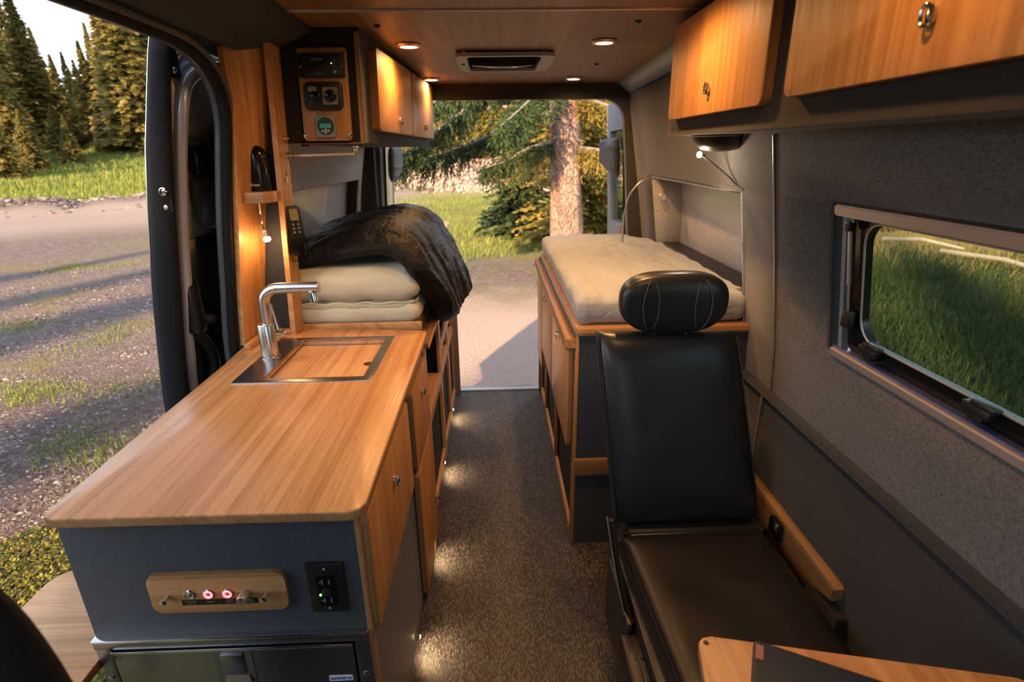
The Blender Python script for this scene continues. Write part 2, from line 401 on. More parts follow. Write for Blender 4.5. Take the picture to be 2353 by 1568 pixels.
# left wall behind the door opening
bm = BM(); LN0, LN1 = 2.16, 3.25
wall_cells(bm, lambda z, y: wl(z, y), [2.012, LN0, LN1, 3.42], [0, .93, 1.42, 1.88], lambda y, z: LN0 < y < LN1 and .93 < z < 1.42)
wall_left = struct('wall_left', bm, 'wall', loc=(0, 0, 0)); thick(wall_left, .012, -1)
bm = BM(); d = -.945
for q in (((wl(.93, LN0), LN0, .93), (d, LN0+.05, .93), (d, LN0+.05, 1.42), (wl(1.42, LN0), LN0, 1.42)),
          ((d, LN0+.05, .93), (d+.04, LN1, .93), (d+.04, LN1, 1.42), (d, LN0+.05, 1.42)),
          ((wl(1.42, LN0), LN0, 1.42), (d, LN0+.05, 1.42), (d+.04, LN1, 1.42), (wl(1.42, LN1), LN1, 1.42)),
          ((wl(.93, LN0), LN0, .93), (wl(.93, LN1), LN1, .93), (d+.04, LN1, .93), (d, LN0+.05, .93))):
    bm.faces.new([bm.verts.new(p) for p in q])
thick(obj('niche_lining', bm, 'wall', wall_left), .01, 0)
bm = BM(); bm.faces.new([bm.verts.new(p) for p in ((d+.04, LN1, .93), (wl(.93, LN1), LN1, .93), (wl(1.42, LN1), LN1, 1.42), (d+.04, LN1, 1.42))])
thick(obj('niche_end', bm, 'dark_felt', wall_left), .01, 0)
# dark rear post on the left
bm = BM(); hexa(bm, [(-.80, 3.30, .9), (-.715, 3.345, .9), (-.715, 3.40, .9), (-.80, 3.40, .9)], [(-.755, 3.30, 1.86), (-.69, 3.345, 1.86), (-.69, 3.40, 1.86), (-.755, 3.40, 1.86)])
obj('rear_post', bm, 'head', wall_left)
# left cove / headliner
bm = BM(); grid(bm, lambda u, v: V((-.60+(-.19+.05*max(0, (4.02*u-.6)-2.0)/1.4)*v, -.6+4.02*u, zc(-.6+4.02*u)-.004-(.085-.012*math.sin(v*3.1))*v)), 10, 4)
thick(struct('trim_4', bm, 'head', loc=(0, 0, 0)), .01, -1)
# roof rail above the side opening
bm = BM(); grid(bm, lambda u, v: V((-.775-.125*v, -.6+4.02*u, zc(-.6+4.02*u)-.082-.0*v)), 8, 2); thick(struct('trim_8', bm, 'head', loc=(0, 0, 0)), .02, 0)
# unseen dark cab walls, added to cut front light; windshield left open
bm = BM(); wall_cells(bm, lambda z, y: wl(z, y), [-.95, .12], [0, .95], lambda y, z: False)
thick(struct('wall_left_cab', bm, 'dark_felt', loc=(0, 0, 0)), .02, -1)

bm = BM(); plate(bm, (0, -.95, 0), X3, Z3, [(-.92, 0), (.92, 0), (.92, 2.02), (-.92, 2.02)], .02, holes=[rrect(-.78, .78, .95, 1.72, .12, 5)]); struct('wall_front', bm, 'dark_felt', smooth=0)
bm = BM(); plate(bm, (0, -.956, 0), X3, Z3, rrect(-.79, .79, .94, 1.73, .12, 5), .005); struct('window_2', bm, 'clear', smooth=0)
bm = box(BM(), -.9, .9, -.97, -.58, 1.99, 2.02); struct('ceiling_cab', bm, 'head', smooth=0)
# ceiling: two veneered panels with a light joint strip
VX0, VX1, VY0, VY1 = -.148, .262, 2.44, 2.92                 # roof vent cut-out
bm = BM(); plate(bm, (0, 0, zc(0)), X3, (0, 1, -.027), [(-.62, 1.853), (.71, 1.853), (.71, 3.42), (-.62, 3.42)], .012, holes=[rrect(VX0+.03, VX1-.04, VY0+.02, VY1-.02, .02, 4)]); struct('ceiling', bm, 'bceil', loc=(0, 0, 0))
bm = BM(); plate(bm, (0, 0, zc(0)), X3, (0, 1, -.027), [(-.62, -.6), (.71, -.6), (.71, 1.84), (-.62, 1.84)], .012); struct('ceiling', bm, 'bceil', loc=(0, 0, 0))
bm = BM(); tube(bm, [(-.62+1.33*k/8, 1.846, zc(1.846)-.001) for k in range(9)], .005, 6); struct('trim_5', bm, 'tan_alu')
bm = box(BM(), -.84, .84, -.75, 3.5, 2.07, 2.10, .01); struct('roof', bm, 'paint')

# rear surround with the open doorway
def rear_outline():
    out = [(-.97, 0), (-.97, 2.02), (1.0, 2.02), (1.0, 0), (.845, 0), (.838, 1.0), (.80, 1.45)]
    for k in range(9):
        a = R_(90*k/8); out.append((.775-.13+.13*math.cos(a), 1.84-.13+.13*math.sin(a)))
    for k in range(9):
        a = R_(90+90*k/8); out.append((-.665+.12+.12*math.cos(a), 1.845-.12+.12*math.sin(a)))
    return out+[(-.685, 1.3), (-.70, .9), (-.715, 0)]
bm = BM(); plate(bm, (0, 3.465, 0), X3, Z3, rear_outline(), .055)
struct('wall_rear', bm, 'wallb', smooth=30)
bm = BM(); hexa(bm, [(-.72, 3.385, 1.84), (.80, 3.385, 1.84), (.80, 3.41, 1.84), (-.72, 3.41, 1.84)], [(-.72, 3.385, 1.935), (.80, 3.385, 1.935), (.80, 3.41, 1.935), (-.72, 3.41, 1.935)])
struct('trim_6', bm, 'head')

# ------------------------------------------------------------------ side door opening: rubber seals and jamb
path = [(wl(z)-.022, 1.835, z) for z in (0, .3, .6, .9, 1.14, 1.36, 1.55, 1.66)]+[(-.823, 1.818, 1.745), (-.828, 1.76, 1.815), (-.834, 1.66, 1.852), (-.834, 1.5, 1.862), (-.834, 1.0, 1.868), (-.834, .45, 1.87)]
jamb = thing('trim_7', 'x', 'x', (-.9, 1.84, 0)); del jamb['label']; del jamb['category']; jamb['kind'] = 'structure'
sp = smooth_path(path, 5)
bm = BM(); tube(bm, sp, .017, 10); obj('door_seal', bm, 'rubber', jamb)
bm = BM(); tube(bm, [p+V((-.027, .012, .004)) for p in sp], .015, 10); obj('inner_seal', bm, 'paintd', jamb)
bm = BM(); tube(bm, [p+V((-.036, .06, .02)) for p in sp], .026, 8); obj('jamb_post', bm, 'blackp', jamb)
bm = BM(); tube(bm, [p+V((.014, .016, .008)) for p in sp], .010, 8); obj('felt_edge', bm, 'wallb', jamb)

# ------------------------------------------------------------------ window on the right
def wp(y, z, d=0.): return V((wr(z, y)+d, y, z))
def frame_strip(bm, y0, y1, z0, z1, d0, d1):
    b = [wp(y0, z0, d0), wp(y0, z0, d1), wp(y1, z0, d1), wp(y1, z0, d0)]; t = [wp(y0, z1, d0), wp(y0, z1, d1), wp(y1, z1, d1), wp(y1, z1, d0)]
    return hexa(bm, b, t)
win = struct('window_1', frame_strip(BM(), WY0, WY1, WZ0, WZ0+.004, 0, .05), 'blackp', loc=(0, 0, 0))
bm = BM(); frame_strip(bm, WY1-.012, WY1, WZ0, WZ1, .0, .055); frame_strip(bm, WY0, WY0+.012, WZ0, WZ1, .0, .055); frame_strip(bm, WY0, WY1, WZ1-.006, WZ1, 0, .055); obj('reveal', bm, 'dark_felt', win)
for nm, z0, z1 in (('lower_rail', WZ0-.012, WZ0+.012), ('upper_rail', WZ1-.035, WZ1-.008)):
    bm = BM(); frame_strip(bm, WY0, WY1-.02, z0, z1, -.006, .022); bmesh.ops.bevel(bm, geom=bm.edges[:], offset=.004, segments=2, affect='EDGES'); obj(nm, bm, 'tan_alu', win)
bm = BM(); frame_strip(bm, WY0, WY1-.02, WZ0+.012, WZ0+.018, .004, .03); obj('blue_seal', bm, plain('blue_seal_strip', (.05, .07, .18), .3), win)
bm = BM(); frame_strip(bm, WY1-.05, WY1-.035, WZ0+.01, WZ1-.03, .01, .03); obj('blind_track', bm, 'greyp', win)
# black sash with rounded corners, in the slightly leaning plane of the wall
def sash_pt(a, b, d): return wp(a, b, d)
oy0, oy1, oz0, oz1 = WY0+.02, WY1-.055, WZ0+.015, WZ1-.03
outer = rrect(oy0, oy1, oz0, oz1, .03, 6); inner = rrect(oy0+.045, oy1-.05, oz0+.045, oz1-.012, .055, 6)
bm = BM(); n = len(outer)
L = [[bm.verts.new(wp(a, b, dd)) for a, b in lp_] for lp_, dd in ((outer, .022), (inner, .022), (inner, .042), (outer, .042))]
for A, B in zip(L, L[1:]+L[:1]):
    for i in range(n): bm.faces.new((A[i], A[(i+1) % n], B[(i+1) % n], B[i]))
obj('sash', bm, 'blackg', win)
bm = BM(); tube(bm, [wp(a, b, .021) for a, b in inner+inner[:1]], .0025, 6, cap=False); obj('glass_bead', bm, 'tan_alu', win)
bm = BM(); A = [bm.verts.new(wp(a, b, .034)) for a, b in rrect(oy0+.03, oy1-.03, oz0+.03, oz1-.005, .05, 6)]; B = [bm.verts.new(v.co+V((.004, 0, 0))) for v in A]
bm.faces.new(A[::-1]); bm.faces.new(B)
for i in range(len(A)): bm.faces.new((A[i], A[(i+1) % len(A)], B[(i+1) % len(A)], B[i]))
obj('pane', bm, 'glass', win)
def latch(y, z):
    bm = BM(); p = wp(y, z, .012)
    box(bm, p.x-.016, p.x+.012, y-.032, y+.032, z-.012, z+.010, .005); box(bm, p.x-.022, p.x-.002, y-.045, y+.01, z+.008, z+.022, .005); box(bm, p.x-.012, p.x+.012, y-.016, y+.016, z-.024, z-.008, .003)
    return bm
for y in (1.20, .885): obj('latch', latch(y, WZ0+.052), 'blackp', win)
bm = BM(); tube(bm, [wp(1.293, 1.375, .006), wp(1.290, 1.24, .006)], .006, 8); tube(bm, [wp(1.290, 1.24, .006), wp(1.288, 1.17, .006)], .0035, 8); obj('stay_arm', bm, 'alu', win)
bm = BM(); p = wp(1.286, 1.15, .006); box(bm, p.x-.012, p.x+.01, 1.27, 1.30, 1.13, 1.175, .004); p = wp(1.294, 1.385, .006); box(bm, p.x-.01, p.x+.01, 1.285, 1.303, 1.372, 1.395, .004); obj('stay_bracket', bm, 'blackp', win)
# outer skin of the body (seen through the openings)
bm = BM(); wall_cells(bm, lambda z, y: wr(z, y)+(.075 if not (1.8 < y < 3.2 and .8 < z < 1.5) else .14), [-.95, WY0-.02, WY1+.02, 1.7, NY0-.1, NY1+.1, 3.5], [-.3, .775, .9, WZ0-.02, 1.2, WZ1+.02, 1.6, 1.9, 2.08], lambda y, z: WY0-.02 < y < WY1+.02 and WZ0-.02 < z < WZ1+.02)
thick(struct('body_side_right', bm, 'paint', loc=(0, 0, 0)), .006, 1)
bm = BM(); wall_cells(bm, lambda z, y: wl(z, y)-.06, [1.93, 2.6, 3.5], [-.3, .9, 1.4, 1.9, 2.08], lambda y, z: False)
thick(struct('body_side_left', bm, 'paint', loc=(0, 0, 0)), .006, -1)
bm = box(BM(), -.95, .95, -.9, 3.52, -.36, -.05, .02); struct('underbody', bm, 'blackp')
# ================================================================== left side: galley
def pull(C, ax, r=.011, h=.03):
    """oval chrome ring pull on a door whose face looks along ax"""
    C, ax = V(C), V(ax); s = ax.cross(V(Z3)).normalized(); bm = BM()
    A = [C+ax*.001+s*math.cos(t)*r*.8+V(Z3)*math.sin(t)*h*.5 for t in [2*math.pi*k/14 for k in range(14)]]
    B = [p+ax*.004 for p in A]; hexa(bm, A, B)
    rg = [C+ax*.011+s*math.cos(t)*r*.75+V(Z3)*(math.sin(t)*h*.46-.001) for t in [2*math.pi*k/14 for k in range(15)]]
    tube(bm, rg, .0028, 6, cap=False)
    lathe(bm, [(.004, 0), (.004, .012), (.002, .014)], C+V((0, 0, h*.4)), ax, 8)
    return bm
def door(parent, x_out, t, y0, y1, z0, z1, side, mats=('bdoor', 'bedgez'), r=.018, hy=None, hz=None, name='door'):
    """cabinet door on a face looking along +x (side=1) or -x (side=-1)"""
    bm = BM()
    if side > 0: plate(bm, (x_out-t, 0, 0), Y3, Z3, rrect(y0, y1, z0, z1, r, 4), t, bev=.002)
    else: plate(bm, (x_out+t, 0, 0), (0, -1, 0), Z3, rrect(-y1, -y0, z0, z1, r, 4), t, bev=.002)
    d = obj(name, bm, list(mats), parent)
    if hy is not None: h = obj('handle', pull((x_out, hy, hz), (side, 0, 0)), 'chrome', d); h['label'] = 'chrome oval ring pull'
    return d

gal = thing('galley_cabinet', 'charcoal kitchen cabinet with bamboo doors along the aisle, beside the side door', 'cabinet', (-.59, 1.45, 0))
bm = BM(); box(bm, -.883, -.862, .934, 1.98, .0, .898); box(bm, -.883, -.305, 1.955, 1.98, .0, .898); box(bm, -.862, -.305, .934, 1.955, .57, .585); box(bm, -.883, -.305, 1.44, 1.455, 0, .898); obj('carcass', bm, 'charcoal', gal)
bm = box(BM(), -.883, -.297, .913, .932, .586, .898, .001); obj('front_panel', bm, 'charcoal', gal)
bm = box(BM(), -.302, -.299, .915, 1.98, .0, .898); obj('side_panel', bm, 'black_lam', gal)
bm = box(BM(), -.299, -.288, .911, .93, .0, .898, .001); obj('edge_band', bm, 'bedgez', gal)
door(gal, -.274, .020, .925, 1.462, .572, .872, 1, hy=1.19, hz=.775)
door(gal, -.274, .020, 1.555, 1.90, .562, .85, 1, hy=1.74, hz=.772)
door(gal, -.274, .020, 1.565, 1.945, .03, .545, 1, hy=1.905, hz=.21, name='lower_door')
bm = box(BM(), -.299, -.288, 1.95, 1.98, .56, .88, .002); obj('edge_strip', bm, 'bedgez', gal)

# worktop with the sink cut-out
bm = BM(); outl = [(-.855, .880), (-.30, .875)]
outl = [(-.885, .91), (-.877, .889), (-.857, .880), (-.296, .875), (-.275, .884), (-.266, .905), (-.271, 1.955), (-.279, 1.972), (-.295, 1.978), (-.74, 2.035), (-.90, 2.035), (-.905, 1.80), (-.897, 1.66)]
plate(bm, (0, 0, .899), X3, Y3, outl, .021, holes=[rrect(-.75, -.395, 1.515, 1.895, .01, 3)], bev=.004)
ct = tag(obj('countertop', bm, ['by', 'bedge']), 'honey bamboo worktop with rounded corners on the kitchen cabinet', 'countertop')
bm = box(BM(), -.765, -.30, 2.036, 2.052, .90, .934, .002); tag(obj('back_ledge', bm, 'blight'), 'thin pale bamboo ledge between worktop and folded mattress', 'ledge')

# sink with steel rim and lid
snk = thing('sink', 'square stainless sink with a wide faucet deck set in the bamboo worktop', 'sink', (-.59, 1.70, .78))
bm = BM(); plate(bm, (0, 0, .919), X3, Y3, rrect(-.80, -.383, 1.50, 1.908, .004, 2), .0045, holes=[rrect(-.715, -.412, 1.53, 1.88, .006, 3)], bev=.001); obj('rim', bm, ['steel_d', 'steel'], snk)
bm = BM()
for q in ((-.717, -.715, 1.53, 1.88), (-.412, -.410, 1.53, 1.88), (-.717, -.410, 1.528, 1.53), (-.717, -.410, 1.88, 1.882)): box(bm, *q, .79, .921)
box(bm, -.717, -.410, 1.528, 1.882, .78, .79); obj('basin', bm, 'steel', snk)
for x in (-.714, -.421): bm = box(BM(), x, x+.008, 1.54, 1.87, .882, .888); obj('inner_ledge', bm, 'steel', snk)
bm = BM(); plate(bm, (0, 0, .8885), X3, Y3, rrect(-.713, -.4135, 1.533, 1.877, .004, 2), .014, holes=[circ(-.434, 1.685, .017, .017, 16)], bev=.001)
tag(obj('cutting_board', bm, ['bboard', 'bedge']), 'pale bamboo lid with a finger hole covering the sink', 'cutting board')

# faucet
fc = thing('faucet', 'brushed steel L-shaped faucet on the sink rim', 'faucet', (-.765, 1.72, .9235))
bm = BM(); lathe(bm, [(.031, 0), (.031, .004), (.027, .006), (.027, .113), (.0255, .116), (.018, .1165)], (-.765, 1.72, .9235), seg=28); obj('body', bm, 'steel', fc)
bm = BM(); rp = [(-.758, 1.72, 1.03), (-.757, 1.72, 1.10)]
for k in range(9):
    a = R_(180-90*k/8); rp.append((-.757+.052+.052*math.cos(a), 1.72, 1.108+.05*math.sin(a)))
rp += [(-.66, 1.72, 1.1585)]; tube(bm, rp, .0175, 18); obj('riser', bm, 'steel', fc)
bm = BM(); tube(bm, [(-.6595, 1.72, 1.1585), (-.575, 1.72, 1.159)], .0175, 18); lathe(bm, [(.0175, 0), (.016, .002)], (-.575, 1.72, 1.159), X3, 18); obj('spout', bm, steel('brushed_steel_x', ax=0), fc)
bm = BM(); lathe(bm, [(.013, 0), (.014, .006), (.014, .036), (.010, .037)], (-.597, 1.716, 1.148), (.12, -.08, -1), 16); obj('aerator', bm, 'chrome', fc)
bm = BM(); lathe(bm, [(.0165, .02), (.0165, .052), (.015, .056)], (-.765, 1.72, .995), (.8, .55, 0), 16); obj('lever_hub', bm, 'steel', fc)
bm = BM(); tube(bm, [(-.735, 1.742, 1.005), (-.741, 1.742, 1.05), (-.748, 1.742, 1.10)], [.0055, .005, .005], 8); obj('lever', bm, 'steel', fc)

# fridge
fr = thing('drawer_fridge', 'polished dark steel drawer fridge with a recessed latch at the end of the kitchen cabinet', 'fridge', (-.59, .93, 0))
FX0, FX1, FY = -.886, -.299, .913
bm = BM(); box(bm, FX0+.01, FX1-.01, .935, 1.43, .02, .565); obj('body', bm, 'blackp', fr)
bm = BM(); box(bm, FX0, FX1, .902, .934, .562, .584, .002); box(bm, FX0, FX0+.030, .906, .934, .02, .563, .001); box(bm, FX1-.030, FX1, .906, .934, .02, .563, .001); obj('frame', bm, 'fridge', fr)
bm = box(BM(), FX0-.001, FX1+.001, .899, .934, .582, .588, .002); obj('top_trim', bm, 'chrome', fr)
bm = box(BM(), FX0+.035, FX1-.035, .903, .93, .03, .555, .002); fd = obj('drawer_front', bm, 'fridge', fr)
bm = box(BM(), FX0+.034, FX1-.034, .899, .905, .550, .5565, .001); obj('drawer_edge', bm, 'chrome', fd)
bm = BM(); plate(bm, (0, .903, 0), X3, Z3, rrect(-.637, -.555, .44, .551, .003, 2), .002); obj('latch_plate', bm, 'fridge', fd)
bm = BM(); box(bm, -.622, -.572, .896, .903, .482, .541, .003); obj('latch_flap', bm, 'fridge', fd)
bm = BM(); hexa(bm, [(-.625, .893, .452), (-.562, .893, .452), (-.562, .903, .452), (-.625, .903, .452)], [(-.618, .899, .480), (-.569, .899, .480), (-.569, .903, .480), (-.618, .903, .480)]); obj('latch_grip', bm, 'alu', fd)
bm = BM(); plate(bm, (0, .9028, 0), X3, Z3, rrect(-.396, -.343, .447, .463, .002, 2), .001); lg = obj('badge', bm, 'whitep', fd)
text('lettering', 'isotherm', (-.3695, .9012, .4555), X3, Z3, .0135, 'blue', lg)
for x, z in ((FX0+.015, .48), (FX1-.015, .462)):
    bm = BM(); lathe(bm, [(.006, 0), (.006, .002), (.003, .004)], (x, .906, z), (0, -1, 0), 12); obj('screw', bm, 'chrome', fr)

# switch panel on the cabinet front
sw = thing('switch_panel', 'rounded bamboo switch plate with buttons and a dimmer knob on the cabinet front', 'switch panel', (-.595, .913, .66))
bm = BM(); plate(bm, (0, .9125, 0), X3, Z3, rrect(-.734, -.452, .660, .757, .020, 6), .012, bev=.001); obj('plate', bm, [bamboo('bamboo_plate', 0, .8), 'bedge'], sw)
PY = .9005
for x, z in ((-.697, .704), (-.494, .704)):
    bm = BM(); lathe(bm, [(.0045, 0), (.0045, .012), (.0065, .013), (.0065, .018), (.004, .0195)], (x, PY, z), (0, -1, 0), 14); obj('standoff_screw', bm, 'chrome', sw)
for x, lit in ((-.651, 0), (-.612, 1), (-.573, 1)):
    bm = BM(); lathe(bm, [(.0115, 0), (.0115, .002), (.0095, .0032), (.009, .002), (.007, .002)], (x, PY, .7085), (0, -1, 0), 18); b = obj('push_button', bm, 'chrome', sw)
    if lit:
        bm = BM(); tube(bm, [(x+.0074*math.cos(t), PY-.003, .7085+.0074*math.sin(t)) for t in [2*math.pi*k/18 for k in range(19)]], .0024, 6, cap=False); obj('ring_light', bm, 'red', b)
    bm = BM(); lathe(bm, [(.0052, 0), (.0052, .003), (.004, .0036)], (x, PY, .7085), (0, -1, 0), 14); obj('button_cap', bm, 'steel', b)
bm = BM(); lathe(bm, [(.0105, 0), (.0105, .022), (.0095, .0235)], (-.5365, PY, .707), (0, -1, 0), 18); k = obj('dimmer_knob', bm, 'alu', sw)
bm = box(BM(), -.537, -.536, PY-.0245, PY-.023, .7065, .714); obj('pointer', bm, 'blackp', k)
for i, (x, s) in enumerate(((-.652, 'AWNING\nLIGHTS'), (-.6125, 'TOILET'), (-.573, 'DECK\nLIGHTS'), (-.5335, 'CABIN\nDIMMER'))):
    bm = BM(); plate(bm, (0, PY+.0002, 0), X3, Z3, rrect(x-.0192, x+.0192, .680, .6945, .001, 2), .0008); lb = obj('label_strip', bm, 'blackg', sw)
    text('lettering', s, (x, PY-.0008, .6875), X3, Z3, .0055, 'dimprint', lb, .0001)

# power outlet
ou = thing('power_outlet', 'black wall outlet with a green light on the cabinet front', 'outlet', (-.37, .913, .64))
bm = BM(); plate(bm, (0, .9125, 0), X3, Z3, rrect(-.410, -.331, .643, .771, .003, 2), .008, bev=.003); obj('cover_plate', bm, 'blackp', ou)
bm = BM(); plate(bm, (0, .9045, 0), X3, Z3, rrect(-.389, -.351, .664, .742, .002, 2), .003); rc = obj('receptacle', bm, 'blackg', ou)
for zz in (.727, .679):
    for x in (-.377, -.363): bm = box(BM(), x-.0012, x+.0012, .9008, .9018, zz-.006, zz+.006); obj('slot', bm, 'greyp', rc)
    bm = box(BM(), -.384, -.3785, .9008, .9018, zz-.001, zz+.001); obj('slot', bm, 'greyp', rc)
bm = BM(); box(bm, -.378, -.362, .8998, .902, .702, .710, .0008); box(bm, -.378, -.362, .8998, .902, .692, .700, .0008); obj('test_buttons', bm, 'blackp', rc)
bm = BM(); lathe(bm, [(.0022, 0), (.0022, .0015), (.001, .0025)], (-.384, .9015, .694), (0, -1, 0), 10); obj('indicator_light', bm, 'green', rc)
for z in (.757, .654): bm = BM(); lathe(bm, [(.003, 0), (.002, .0015)], (-.370, .9047, z), (0, -1, 0), 10); obj('screw', bm, 'alu', ou)

# flip-up side shelf outside the cabinet end
bm = BM(); plate(bm, (0, 0, .508), X3, Y3, [(-1.175, .72), (-.888, .72), (-.888, 1.19), (-1.135, 1.19), (-1.155, 1.182), (-1.172, 1.165), (-1.18, 1.14)], .022, bev=.003)
sh = tag(obj('flip_up_shelf', bm, [bamboo('bamboo_shelf', 0, 1.2, .45, (1, 1.06, 1.2)), 'bedge']), 'pale bamboo flip-up shelf fixed low on the door side of the kitchen cabinet', 'shelf')
bm = BM(); box(bm, -.905, -.886, .78, .80, .40, .506, .002); box(bm, -1.06, -.886, .78, .80, .496, .508, .002); obj('bracket', bm, 'blackp', sh)

# ------------------------------------------------------------------ bamboo posts, shelf and gadgets behind the sink
bm = BM()
def lpan(u, v, off=0.):
    z = .922+(1.0-.038*u)*v; xa = -lerp([(.92, .903), (1.14, .880), (1.36, .848), (1.65, .806), (1.76, .797), (1.845, .808), (1.93, .803)], z); xb = -.897+.170*v
    return V((xa+(xb-xa)*u-off, 1.842+.155*u, z))
zs = 10
fr_ = [[bm.verts.new(lpan(i/3, j/zs)) for j in range(zs+1)] for i in range(4)]; bk = [[bm.verts.new(lpan(i/3, j/zs, .016)) for j in range(zs+1)] for i in range(4)]
for i in range(3):
    for j in range(zs):
        bm.faces.new((fr_[i][j], fr_[i+1][j], fr_[i+1][j+1], fr_[i][j+1])); bm.faces.new((bk[i][j+1], bk[i+1][j+1], bk[i+1][j], bk[i][j]))
for j in range(zs):
    f = bm.faces.new((fr_[0][j], fr_[0][j+1], bk[0][j+1], bk[0][j])); f.material_index = 1
    bm.faces.new((fr_[3][j+1], fr_[3][j], bk[3][j], bk[3][j+1]))
for j in (0, zs):
    for i in range(3): bm.faces.new((fr_[i][j], bk[i][j], bk[i+1][j], fr_[i+1][j]))
tag(obj('door_frame_board', bm, ['bz', 'blight']), 'curved bamboo panel following the side door frame above the worktop', 'panel')
bm = BM(); hexa(bm, [(-.781, 1.955, .920), (-.763, 1.955, .920), (-.763, 2.048, .920), (-.781, 2.048, .920)], [(-.724, 1.955, 1.90), (-.706, 1.955, 1.90), (-.706, 2.048, 1.90), (-.724, 2.048, 1.90)])
for f in bm.faces:
    if abs(f.calc_center_median().y-1.955) < .001: f.material_index = 1
post = tag(obj('bulkhead_post', bm, ['bz', 'blight']), 'tall bamboo board standing on the worktop beside the folded mattress', 'post')
bm = BM(); hexa(bm, [(-.897, 2.0, .93), (-.783, 2.0, .93), (-.783, 2.01, .93), (-.897, 2.01, .93)], [(-.727, 2.0, 1.885), (-.7255, 2.0, 1.885), (-.7255, 2.01, 1.885), (-.727, 2.01, 1.885)])
tag(obj('felt_wedge', bm, 'charcoal'), 'narrow charcoal felt wedge between the two bamboo boards', 'panel')
bm = box(BM(), -.889, -.866, 1.80, 1.935, .9205, .938, .003); tag(obj('corner_cleat', bm, 'by'), 'small bamboo cleat at the foot of the curved side panel', 'cleat')
bm = box(BM(), -.845, -.784, 1.962, 1.996, .9205, .936, .002); tag(obj('back_cleat', bm, 'bx'), 'short pale cleat at the foot of the charcoal wedge', 'cleat')
bm = BM(); plate(bm, (0, 0, 1.412), X3, Y3, [(-.866, 1.865), (-.765, 1.865), (-.745, 1.89), (-.745, 1.95), (-.765, 1.998), (-.846, 1.998), (-.868, 1.96), (-.868, 1.885)], .034, bev=.002)
tag(obj('corner_shelf', bm, ['bx', bamboo('bamboo_shelf_edge', 0, .8)]), 'small eight-sided bamboo shelf between the boards, holding a black antenna', 'shelf')
an = thing('antenna', 'black rounded signal booster antenna standing on the small bamboo shelf', 'antenna', (-.802, 1.945, 1.4465))
bm = BM(); prof = [(.040, 0), (.041, .006), (.040, .06)]+[(.040*math.cos(R_(a))**.8+.0005, .098+.050*math.sin(R_(a))) for a in (10, 25, 40, 55, 70, 82, 89)]; lathe(bm, prof, (-.802, 1.945, 1.4465), seg=28)
for v in bm.verts: v.co.y = 1.945+(v.co.y-1.945)*.8
obj('housing', bm, 'blackg', an)
text('lettering', 'weBoost', (-.812, 1.9115, 1.468), (1, -.1, 0), Z3, .014, 'white', an)
gn = thing('gooseneck_lamp', 'short chrome gooseneck lamp hanging lit under the small bamboo shelf', 'lamp', (-.808, 1.93, 1.30))
bm = BM(); lathe(bm, [(.016, 0), (.016, .004), (.006, .006)], (-.808, 1.93, 1.412), (0, 0, -1), 16); obj('base', bm, 'chrome', gn)
bm = BM(); tube(bm, smooth_path([(-.808, 1.93, 1.408), (-.809, 1.928, 1.37), (-.806, 1.922, 1.34), (-.801, 1.915, 1.318)], 5), .0038, 8); obj('neck', bm, 'chrome', gn)
bm = BM(); lathe(bm, [(.006, 0), (.010, .004), (.010, .022), (.011, .024), (.011, .034)], (-.801, 1.915, 1.320), (.28, -.3, -.9), 16); obj('head', bm, 'alu', gn)
bm = BM(); lathe(bm, [(.0125, .0), (.0125, .008), (.009, .012)], (-.7925, 1.906, 1.292), (.28, -.3, -.9), 16); obj('bulb', bm, 'bulb', gn)
lamp_in('gooseneck_light', 'POINT', (-.787, 1.896, 1.272), .7, gn, size=.012)

# handset remote in its cradle on the post
rm = thing('remote_handset', 'black remote handset with a small screen in a cradle on the bamboo post', 'remote', (-.728, 1.99, 1.225))
U, W = V((.75, .66, 0)).normalized(), V((-.06, 0, 1)).normalized()
bm = BM(); plate(bm, (-.742, 1.985, 1.228), U, W, rrect(-.004, .050, 0, .162, .012, 5), .022, bev=.004); rb = obj('handset', bm, 'blackp', rm)
bm = BM(); plate(bm, (-.746, 1.985, 1.222), U, W, rrect(-.006, .054, -.008, .062, (.02, .004, .004, .02), 5), .030, bev=.006); obj('cradle', bm, 'blackg', rm)
Nn = U.cross(W)
bm = BM(); plate(bm, V((-.742, 1.985, 1.228))+Nn*.022, U, W, rrect(.010, .040, .112, .152, .002, 2), .0012); obj('screen', bm, plain('amber_lcd', (.25, .23, .1), .25), rb)
for i in range(6):
    bm = BM(); c = V((-.742, 1.985, 1.228))+Nn*.022+U*(.016+.018*(i % 2))+W*(.098-.014*(i//2)); lathe(bm, [(.0045, 0), (.004, .002)], c, Nn, 8); obj('button', bm, 'greyp', rb)
# small fittings on the post
def on_post(z, y=2.0): return V((-.763+.057*(z-.92)/.98, y, z))
for z, y in ((1.615, 2.01), (1.185, 2.0)):
    bm = BM(); lathe(bm, [(.007, 0), (.007, .006), (.004, .009), (.004, .014), (.006, .016), (.003, .019)], on_post(z, y), X3, 12); obj('hook_stud', bm, 'chrome', post)
bm = BM(); c = on_post(1.50); lathe(bm, [(.006, 0), (.006, .004), (.002, .006)], c, X3, 12); box(bm, c.x, c.x+.002, 1.99, 2.012, 1.468, 1.488); obj('brass_catch', bm, 'brass', post)
